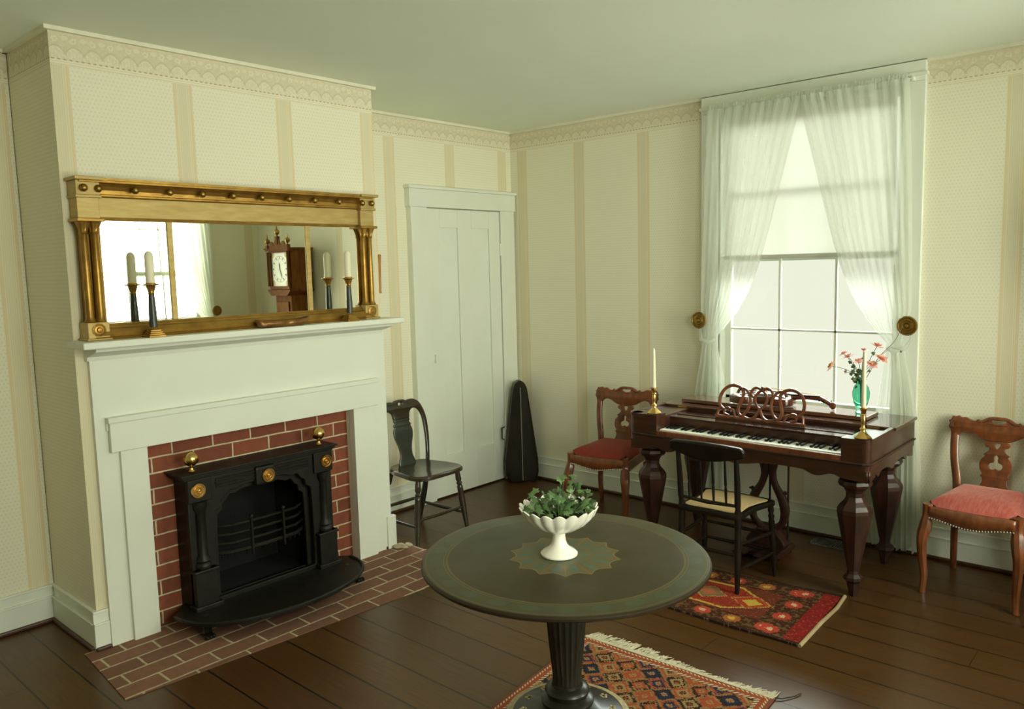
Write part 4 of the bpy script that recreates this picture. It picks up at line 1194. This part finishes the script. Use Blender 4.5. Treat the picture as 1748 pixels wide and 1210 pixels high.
# cheeks: right and left end blocks with a rounded front corner
KX0, KX1 = 1.845, 2.868
def cheek(xa, xb, side, name='cheek'):
    rad = .035
    if side > 0:
        poly = [(q(xa), w(py0))]+[(q(xb)-rad+rad*math.cos(-PI/2+PI/2*k/6), w(py0)+rad+rad*math.sin(-PI/2+PI/2*k/6)) for k in range(7)]+[(q(xb), w(-.50)), (q(xa), w(-.50))]
    else:
        poly = [(q(xa), w(-.50))]+[(q(xa)+rad+rad*math.cos(PI+PI/2*k/6), w(py0)+rad+rad*math.sin(PI+PI/2*k/6)) for k in range(7)]+[(q(xb), w(py0)), (q(xb), w(-.50))]
    mb_ = MB()
    return mb_, poly
mR, poly = cheek(KX1, px1, 1); mR.prism(poly, 'z', CB+.035, .795)
# raised rim on the outside of the cheek
mR.box(q(px1)-.022, q(px1), w(py0)+.03, w(-.50), .795, .81).box(q(KX1), q(px1)-.02, w(py0), w(py0)+.075, .795, .81)
mR.lathe([(.035,.795),(.035,.81)], 24, at=(q(px1)-.035, w(py0)+.035, 0))
mR.build('end_block', MH, pn)
mL, poly = cheek(px0, KX0, -1); mL.prism(poly, 'z', CB+.035, .795)
mL.box(q(px0), q(px0)+.022, w(py0)+.03, w(-.50), .795, .81).box(q(px0)+.02, q(KX0), w(py0), w(py0)+.10, .795, .81)
mL.lathe([(.035,.795),(.035,.81)], 24, at=(q(px0)+.035, w(py0)+.035, 0))
mL.build('end_block', MH, pn)
# bead mouldings around case
bd = MB()
for z_ in (CB+.036,):
    bd.tube([(q(px0)+.03, w(py0)-.004, z_), (q(px1)-.03, w(py0)-.004, z_)], .006, 8)
    bd.tube([(q(px1)-.03, w(py0)-.004, z_), (q(px1)-.006, w(py0)+.006, z_), (q(px1)+.004, w(py0)+.03, z_), (q(px1)+.004, w(py1), z_)], .006, 8)
    bd.tube([(q(px0)-.004, w(py0)+.03, z_), (q(px0)-.004, w(py1), z_)], .006, 8)
bd.build('bead_moulding', MT['mahogany_v'], pn, smooth=True)
MB().box(q(KX0), q(KX1), w(py0), w(-.865), CB+.03, .722).build('key_slip', MT['rosewood'], pn, bevel=.004)
MB().box(q(KX0), q(KX1), w(-.865), w(-.70), CB+.03, .700).build('key_bed', MH, pn)
MB().box(q(KX0), q(KX1), w(-.735), w(-.72), .70, .775).build('name_board', MH, pn)
MB().box(q(KX0), q(KX1), w(-.735), w(-.50), .772, .782).box(q(KX0)+.0,q(KX1),w(-.655),w(-.645),.780,.786).build('desk_ledge', plain('polished_mahogany', (.05,.018,.010), (.03,.010,.006), rough=.15, coat=.6), pn)
# rear case body and closed lid
MB().box(q(px0), q(px1), w(-.50), w(py1), CB+.03, .79).build('rear_case', MH, pn)
LID = plain('lid_mahogany', (.085,.028,.014), (.045,.014,.008), rough=.13, scale=4, stretch=(1,5,5), coat=.7)
MB().box(q(px0)-.006, q(px1)+.008, w(-.515), w(py1)+.02, .793, .810).build('rear_lid', LID, pn, bevel=.004)
MB().box(q(1.74), q(2.835), w(-.42), w(-.225), .812, .832).build('folded_lid', plain('folded_lid_wood', (.14,.055,.025), (.09,.030,.014), rough=.14, scale=4, stretch=(1,5,5), coat=.8), pn, bevel=.003)
for x_ in (1.80, 2.90): MB().box(q(x_)-.03, q(x_)+.03, w(-.518), w(-.512), .797, .806).build('lid_hinge', MT['brass'], pn)
# keys
NW = 43
kw = (KX1-KX0-.012)/NW
wk = MB().box(-kw/2+.0006, kw/2-.0006, -.125, 0, -.02, 0).mesh('white_key'); wk.materials.append(MT['ivory'])
bkm = MB(); bkm.prism([(-.082,0),(-.086,.002),(-.079,.011),(0,.012),(0,0)], 'x', -.0055, .0055); bk = bkm.mesh('black_key'); bk.materials.append(MT['ebony'])
for i in range(NW):
    x_ = q(KX0)+.006+kw*(i+.5)
    o = bpy.data.objects.new('white_key', wk); COL.objects.link(o); o.parent = pn; o.location = (x_, w(-.736), .727)
    if (i+3) % 7 not in (2, 6) and i < NW-1:
        o = bpy.data.objects.new('black_key', bk); COL.objects.link(o); o.parent = pn; o.location = (x_+kw/2, w(-.737), .727)
# scalloped apron, front and sides
def apron(x0, x1):
    n_ = 60; top = [(x0, CB+.004), (x1, CB+.004)]; bot = []
    for i in range(n_+1):
        a = i/n_; s_ = abs(a-.5)*2
        # shallow at quarter points, deep at the ends and a centre drop
        d_ = .030+.028*max(0, (s_-.55)/.45)**.7 + .026*math.exp(-((s_)/.16)**2) + .016*math.exp(-((s_-.62)/.07)**2) - .012*math.exp(-((s_-.75)/.05)**2)
        bot.append((x1+(x0-x1)*a, CB+.004-d_))
    return top+bot
link('apron', plate([apron(q(px0)+.01, q(px1)-.01)], .022, .003, Matrix.Translation((0, w(py0)+.014, 0)) @ UPXZ), MH, pn)
for x_ in (px0+.013, px1-.013):
    link('side_apron', plate([apron(w(py0)+.02, w(py1)-.01)], .022, .003, Matrix.Translation((q(x_), 0, 0)) @ UPYZ), MH, pn)
# faceted baluster legs
LP = [(.058,.625),(.060,.60),(.072,.588),(.076,.572),(.070,.558),(.050,.545),(.040,.525),(.039,.505),(.048,.485),(.066,.465),(.078,.445),(.079,.425),(.074,.395),(.033,.165),(.027,.130),(.029,.115),(.044,.100),(.046,.085),(.030,.070),(.026,.05),(.018,0)]
lm = MB().lathe([(a*1.04, b_) for a, b_ in LP[::-1]], 8, mtx=Matrix.Rotation(PI/8, 4, 'Z')).mesh('leg'); lm.materials.append(MT['mahogany_v'])
for (x_, y_) in ((1.755,-.785),(2.905,-.785),(1.755,-.25),(2.892,-.25)):
    o = bpy.data.objects.new('leg', lm); COL.objects.link(o); o.parent = pn; o.location = (q(x_), w(y_), 0)
    MB().box(q(x_)-.062, q(x_)+.062, w(y_)-.062, w(y_)+.062, .615, CB+.01).build('leg_block', MT['mahogany_v'], pn, bevel=.01)
# lyre-shaped pedal frame
LX, LY = q(2.325), w(-.47)
ly_m = MB()
for s_ in (-1, 1):
    pth = smooth_loop([(LX+s_*.075,LY,.635),(LX+s_*.052,LY,.58),(LX+s_*.030,LY,.53),(LX+s_*.022,LY,.47),(LX+s_*.040,LY,.40),(LX+s_*.080,LY,.33),(LX+s_*.098,LY,.26),(LX+s_*.085,LY,.19),(LX+s_*.045,LY,.15),(LX+s_*.030,LY,.12)], 4, False)
    n_ = len(pth)
    ly_m.tube(pth, [.020+.008*math.sin(PI*i/n_*2.5)**2 for i in range(n_)], 8, flat=.8)
    ly_m.tube([(LX+s_*.035,LY,.56),(LX+s_*.075,LY,.545),(LX+s_*.088,LY,.565)], [.018,.013,.005], 8)
    ly_m.tube([(LX+s_*.07,LY,.34),(LX+s_*.10,LY,.365),(LX+s_*.115,LY,.36)], [.016,.011,.005], 8)
ly_m.box(LX-.10, LX+.10, LY-.03, LY+.03, .60, CB+.01)
ly_m.build('pedal_lyre', MT['mahogany_v'], pn, smooth=True)
MB().prism([(LX-.10,.10),(LX-.115,.07),(LX-.10,.045),(LX+.10,.045),(LX+.115,.07),(LX+.10,.10),(LX+.05,.15),(LX-.05,.15)], 'y', LY-.045, LY+.045).box(LX-.12,LX+.12,LY-.16,LY+.10,.02,.05).box(LX-.11,LX-.08,LY-.10,LY+.08,0,.02).box(LX+.08,LX+.11,LY-.10,LY+.08,0,.02).build('pedal_base', MT['mahogany_v'], pn, bevel=.006)
for s_ in (-1, 1):
    MB().box(LX+s_*.06-.035, LX+s_*.06+.035, LY-.25, LY-.10, .05, .062).build('pedal', MT['mahogany_v'], pn, bevel=.004)
for x_ in (2.325, 2.432):
    MB().tube([(q(x_), LY+.02, .04), (q(x_), LY+.02, CB)], .0055, 8).build('pedal_rod', MT['iron'], pn)
# openwork music desk
DK = MB()
zb_ = .786; yd = w(-.645); tl = .28
def dp(x_, z_): return (q(x_), yd+(z_)*tl, zb_+z_)
def dline(pts_, rad, k=6, closed=False):
    pth = smooth_loop([dp(*p_) for p_ in pts_], k, closed)
    if closed: pth.append(pth[0])
    DK.tube(pth, rad*1.3, 8)
xs0 = 2.34
DK.tube([dp(2.085,.010), dp(2.595,.010)], .010, 8)
for s_ in (-1, 1):
    X = lambda d_: xs0+s_*d_
    dline([(X(.245),.01),(X(.240),.045),(X(.215),.06)], .006)
    dline([(X(.20),.045),(X(.235),.07),(X(.24),.12),(X(.215),.165),(X(.17),.185),(X(.125),.175),(X(.105),.145),(X(.115),.10),(X(.125),.06),(X(.115),.03),(X(.085),.018)], .0075)
    dline([(X(.10),.025),(X(.075),.05),(X(.06),.10),(X(.075),.15),(X(.10),.17),(X(.13),.165),(X(.14),.145)], .0065)
    dline([(X(.085),.018),(X(.05),.012),(X(.02),.03),(X(.0),.07)], .0065)
    dline([(X(.0),.17),(X(.03),.182),(X(.055),.17),(X(.06),.145),(X(.045),.13)], .006)
    dline([(X(.0),.17),(X(.025),.15),(X(.035),.12),(X(.02),.085),(X(.0),.07)], .006)
    dline([(X(.175),.02),(X(.205),.03),(X(.205),.055),(X(.18),.06),(X(.165),.045)], .005)
    dline([(X(.14),.018),(X(.155),.05),(X(.18),.055)], .0055)
DK.ball(dp(xs0,.182), .010, seg=8)
DK.build('music_desk', MT['rosewood'], pn, smooth=True)

# ---- brass candlesticks on the end blocks
def brass_stick(label, clabel, x_, y_, ch_):
    rt = empty('candlestick', label, 'candlestick', (x_, y_, .8105), 0, 'brass candlesticks')
    MB().lathe([(.040,0),(.042,.004),(.036,.010),(.026,.018),(.018,.028),(.012,.034)], 8).build('base', MT['brass'], rt)
    MB().lathe([(.012,.034),(.010,.040),(.0155,.046),(.010,.052),(.008,.060),(.0095,.075),(.012,.100),(.009,.108),(.013,.113),(.010,.118),(.013,.128),(.015,.140),(.020,.145),(.020,.149),(.012,.150)], 24).build('shaft', MT['brass'], rt, smooth=True)
    c = MB().lathe([(.0115,0),(.0075,ch_-.012),(.004,ch_-.003),(.001,ch_)], 18).build('candle', MT['wax'], smooth=True, loc=(x_, y_, .8105+.1495))
    tag(c, clabel, 'candle', 'taper candles')
brass_stick('brass candlestick on the left end of the keyboard instrument', 'tall white taper candle beside the dark red chair', 1.800, -.835, .225)
brass_stick('brass candlestick on the right end of the keyboard instrument', 'tall white taper candle in front of the green vase', 2.955, -.845, .265)

# ---- violin lying on the lid
vi = empty('violin', 'brown violin lying on top of the keyboard instrument behind the music desk', 'violin', (2.045, -.345, .8325), .0)
ho = [(0,.0),(.0,.045),(.012,.075),(.05,.100),(.09,.103),(.12,.090),(.14,.068),(.155,.058),(.20,.054),(.23,.060),(.255,.078),(.28,.083),(.32,.076),(.345,.050),(.355,.02),(.355,0)]
# outline in (x,y) for half, mirrored in y
hf = smooth_loop(ho[1:-1], 4, False)
lp = [(x_, y_) for x_, y_ in hf]+[(x_, -y_) for x_, y_ in hf[::-1]]
link('violin_body', plate([lp], .036, .006, Matrix.Translation((0,0,.024))), MT['violin'], vi, smooth=True)
MB().quadgrid(lambda a, v: (.02+.315*a, (v-.5)*2*(.062 if .38<a<.66 else .075)*math.sin(PI*min(1,max(0,.12+.76*a)))**.5, .042+.016*math.sin(PI*a)*math.sin(PI*v)), 16, 12).build('belly', MT['violin'], vi, smooth=True)
MB().tube([(.34,0,.046),(.42,0,.052),(.49,0,.050)], [.015,.011,.011], 10).build('neck', MT['violin'], vi, smooth=True)
MB().prism([(.20,.070),(.20,.073),(.34,.062),(.49,.063),(.49,.056),(.34,.054)], 'y', -.012, .012).build('fingerboard', MT['ebony'], vi)
sc_ = MB().tube([(.49,0,.050),(.52,0,.040),(.545,0,.028)], [.012,.011,.010], 10)
RXm = Matrix.Rotation(PI/2, 4, 'X')
sc_.lathe([(.004,-.018),(.012,-.016),(.017,-.008),(.018,0),(.017,.008),(.012,.016),(.004,.018)], 20, mtx=RXm, at=(.558,0,.022))
sc_.build('scroll', MT['violin'], vi, smooth=True)
pg = MB()
for k, x_ in enumerate((.500,.512,.524,.536)):
    s_ = 1 if k % 2 else -1
    pg.tube([(x_,-s_*.012,.044-.006*k/2),(x_,s_*.03,.046-.006*k/2),(x_,s_*.038,.046-.006*k/2)], [.002,.003,.006], 8)
pg.build('tuning_peg', MT['ebony'], vi, smooth=True)
MB().box(.188,.192,-.020,.020,.056,.082).build('bridge', MT['boxwood'], vi)
MB().prism([(.035,-.006),(.035,.006),(.13,.018),(.13,-.018)], 'z', .060, .066).build('tailpiece', MT['ebony'], vi)
st = MB()
for k in range(4):
    y_ = -.009+.006*k
    st.tube([(.13,y_,.066),(.19,y_*1.6,.084),(.49,y_*.7,.065)], .0007, 4)
st.build('strings', MT['brass'], vi)
vi.rotation_euler = (0, 0, .03); vi.scale = (1.04, 1.0, 1.2)

# ---- green vase with flowers
vs_ = empty('flower_vase', 'green glass vase at the right end of the keyboard instrument', 'vase', (2.765, -.30, .8325))
MB().lathe([(.024,0),(.029,.002),(.028,.007),(.024,.014),(.029,.030),(.037,.055),(.044,.085),(.045,.112),(.038,.138),(.027,.155),(.023,.168),(.028,.184),(.025,.184),(.020,.168),(.024,.155),(.035,.137),(.042,.112),(.041,.085),(.034,.056),(.025,.032),(.002,.028)], 32).build('vase_body', MT['greenglass'], vs_, smooth=True)
def bloom(label, x_, z_, yo, mat, sz=.020, spiky=False):
    base = Vector((2.765, -.30, .845)); top = Vector((x_, -.30+yo, z_))
    rt = empty('flower', label, 'flower', tuple(base), 0, 'cut flowers in the green vase')
    tp = top-base; dirv = (tp-Vector((0,0,.14))).normalized()
    neck_ = Vector((max(-.010,min(.010,tp.x*.1)), max(-.01,min(.01,yo*.1)), .165))
    pth = smooth_loop([(0,0,0), tuple(neck_), tuple(neck_.lerp(tp,.5)+Vector((0,0,.02))), tuple(tp)], 4, False)
    MB().tube(pth, .0016, 6).build('stem', MT['darkleaf'], rt)
    bm_ = bmesh.new()
    n1 = dirv.cross(Vector((0,1,.1))).normalized(); n2 = dirv.cross(n1)
    for ring, (np_, el, ln) in enumerate(((9,.25,1.0),(7,.7,.85),(5,1.1,.6))):
        for k in range(np_):
            a = 2*PI*k/np_+ring*.4+random.uniform(-.15,.15)
            sz_ = sz*1.0; rad_ = (n1*math.cos(a)+n2*math.sin(a)); out_ = (rad_*math.cos(el)+dirv*math.sin(el)).normalized()
            side_ = out_.cross(dirv).normalized(); L_ = sz*1.6*ln*random.uniform(.85,1.15); wd_ = L_*.34
            p0 = tp; p1 = tp+out_*L_*.55+side_*wd_; p2 = tp+out_*L_-dirv*L_*.1; p3 = tp+out_*L_*.55-side_*wd_
            V = [bm_.verts.new(p_) for p_ in (p0,p1,p2,p3)]; bm_.faces.new(V)
    bmesh.ops.recalc_face_normals(bm_, faces=bm_.faces)
    me_ = bpy.data.meshes.new('petals'); bm_.to_mesh(me_); bm_.free()
    link('petals', me_, mat, rt)
    lb_ = bmesh.new()
    for k in range(2):
        p_ = neck_.lerp(tp, random.uniform(.2,.75))
        leafmesh(lb_, p_+Vector((0,0,.01)), (random.gauss(0,.5), -.8, .6), random.uniform(.014,.022), random.random()*6)
    me_ = bpy.data.meshes.new('leaf'); lb_.to_mesh(me_); lb_.free()
    link('leaf', me_, MT['darkleaf'], rt)
bloom('pink flower at the upper left of the bouquet', 2.672, 1.146, 0, MT['petal'], .019)
bloom('pink flower just right of the upper left one in the bouquet', 2.703, 1.132, -.02, MT['petal'], .021)
bloom('topmost middle pink flower of the bouquet', 2.770, 1.167, .01, MT['petal'], .019)
bloom('pink flower in the middle of the bouquet above the candle tip', 2.757, 1.110, -.03, MT['petal'], .022)
bloom('highest pink flower at the upper right of the bouquet', 2.838, 1.193, .01, MT['petal'], .024)
bloom('large pink flower at the far right of the bouquet', 2.866, 1.129, -.01, MT['petal'], .026)
bloom('pink flower low on the right of the bouquet', 2.823, 1.095, -.02, MT['petal'], .024)
bloom('yellowish pink flower hanging out at the far left of the bouquet', 2.612, 1.075, -.01, MT['palepetal'], .026)
bloom('small pale bud low on the left of the bouquet', 2.690, 1.045, -.02, MT['palepetal'], .010)
sp_ = MB().tube(smooth_loop([(2.775,-.30,.99),(2.84,-.27,1.13),(2.91,-.24,1.22),(2.94,-.22,1.30)], 4, False), .0017, 6)
sp_.tube([(2.86,-.27,1.15),(2.90,-.26,1.19),(2.945,-.25,1.175)], .0012, 6).ball((2.947,-.25,1.168), .006, seg=8)
tag(sp_.build('bare_twig', plain('twig', (.20,.17,.10), rough=.8)), 'thin bare twig leaning out of the vase to the right', 'twig')
lb_ = bmesh.new()
for k in range(14):
    leafmesh(lb_, Vector((2.745+random.gauss(0,.02), -.31+random.gauss(0,.02), 1.015+random.gauss(0,.03))), (random.gauss(0,.5),-.9,.5), random.uniform(.018,.030), random.random()*6)
me_ = bpy.data.meshes.new('foliage'); lb_.to_mesh(me_); lb_.free()
tag(link('foliage_sprig', me_, MT['darkleaf']), 'dark green leafy sprig over the rim of the green vase', 'leaves')

# ================================================================== BLACK CANED CHAIR
bc = empty('caned_chair', 'black spindle-back chair with woven cane seat drawn up to the keyboard', 'chair', (2.300, -.98, 0), PI)
# local front = -y ; back posts at local y=+.15 ; world y = -.98 - local y
BPnt = MT['blackpaint']
zr = .011
for s_ in (-1, 1):
    # continuous rear leg with post
    pth = [(s_*.165,.165,zr),(s_*.160,.150,.20),(s_*.158,.145,.30),(s_*.157,.142,.38),(s_*.157,.142,.42),(s_*.158,.147,.44),(s_*.158,.150,.46),(s_*.160,.160,.58),(s_*.161,.170,.66),(s_*.162,.178,.74)]
    MB().tube(pth, [.012,.017,.017,.018,.017,.013,.016,.015,.013,.012], 12).build('rear_leg_post', BPnt, bc, smooth=True)
    A_ = Vector((s_*.190,-.165,.385)); B_ = Vector((s_*.205,-.190,0))
    ks = [0,.06,.10,.14,.18,.22,.26,.30,.34,.38,.6,.8,.93,1]; rs = [.014,.016,.012,.017,.012,.017,.012,.017,.012,.016,.0175,.014,.011,.008]
    MB().tube([A_.lerp(B_, k) for k in ks], rs, 12).build('front_leg', BPnt, bc, smooth=True)
# seat frame + cane panel
outer_ = smooth_loop([(-.165,.16),(-.168,.0),(-.19,-.12),(-.205,-.18),(-.17,-.205),(0,-.215),(.17,-.205),(.205,-.18),(.19,-.12),(.168,0),(.165,.16),(0,.165)], 4)
inner_ = [(x_*.80, (y_+.02)*.80-.02) for x_, y_ in outer_]
link('seat_frame', plate([outer_, inner_], .030, .008, Matrix.Translation((0,0,.398))), BPnt, bc, smooth=True)
link('cane_panel', plate([[(x_*.86, (y_+.02)*.86-.02) for x_, y_ in outer_]], .006, .001, Matrix.Translation((0,0,.4115))), MT['cane'], bc)
# crest rail: bowed, with rounded roll-over ends
def crf(a, v):
    ax = (a-.5)*2
    hgt = .075+.022*(1-abs(ax)**2.2) if v < .5 else 0
    zt = .765-.010*ax*ax - (.018*max(0,(abs(ax)-.9)/.1)**2)
    zb2 = .700-.028*(abs(ax) < .8)*math.cos(ax/.8*PI/2)*1.0 + (.012*max(0,(abs(ax)-.85)/.15))
    zz = zb2+(zt-zb2)*v
    return (ax*.205, .172+.012*(zz-.70)/.06+.012*(1-ax*ax), zz)
MB().quadgrid(crf, 36, 6).build('crest_rail', BPnt, bc, smooth=True, solid=.022)
MB().tube([(-.158,.152,.455),(0,.160,.452),(.158,.152,.455)], [.011,.015,.011], 10, flat=.7).build('cross_rail', BPnt, bc, smooth=True)
for k in range(4):
    x_ = -.102+.068*k
    MB().tube([(x_,.160,.455),(x_,.164,.50),(x_,.166,.535),(x_,.167,.548),(x_,.168,.560),(x_,.175,.64),(x_,.18,.70)], [.005,.007,.0075,.005,.0075,.006,.005], 8).build('spindle', BPnt, bc, smooth=True)
def rail(a_, b_, nm='stretcher'):
    a_, b_ = Vector(a_), Vector(b_)
    MB().tube([a_, a_.lerp(b_,.5), b_], [.007,.0105,.007], 10).build(nm, BPnt, bc, smooth=True)
for z_ in (.20,.11): rail((-.200,-.180,z_+.03),(.200,-.180,z_+.03))
for s_ in (-1,1):
    rail((s_*.200,-.180,.245),(s_*.160,.150,.255)); rail((s_*.202,-.183,.135),(s_*.162,.155,.125))
rail((-.160,.152,.20),(.160,.152,.20)); 
# scene height on the rug: front legs shortened to sit on the boards is done by the loop above

# ================================================================== FLOOR REGISTER
vt = empty('floor_register', 'grey metal floor vent grille behind the right front leg', 'floor vent', (2.565, -.125, 0))
MB().box(-.115,.115,-.068,-.056,0,.006).box(-.115,.115,.056,.068,0,.006).box(-.115,-.103,-.068,.068,0,.006).box(.103,.115,-.068,.068,0,.006).build('frame', MT['vent'], vt)
ss = MB()
for k in range(16): ss.box(-.098+k*.013,-.092+k*.013,-.056,.056,0,.005)
ss.build('grille', MT['vent'], vt)
MB().box(-.103,.103,-.056,.056,0.0,.001).build('duct_shade', MT['soot_and_shade'], vt)  # flat black sheet, shade below the grille put in as colour
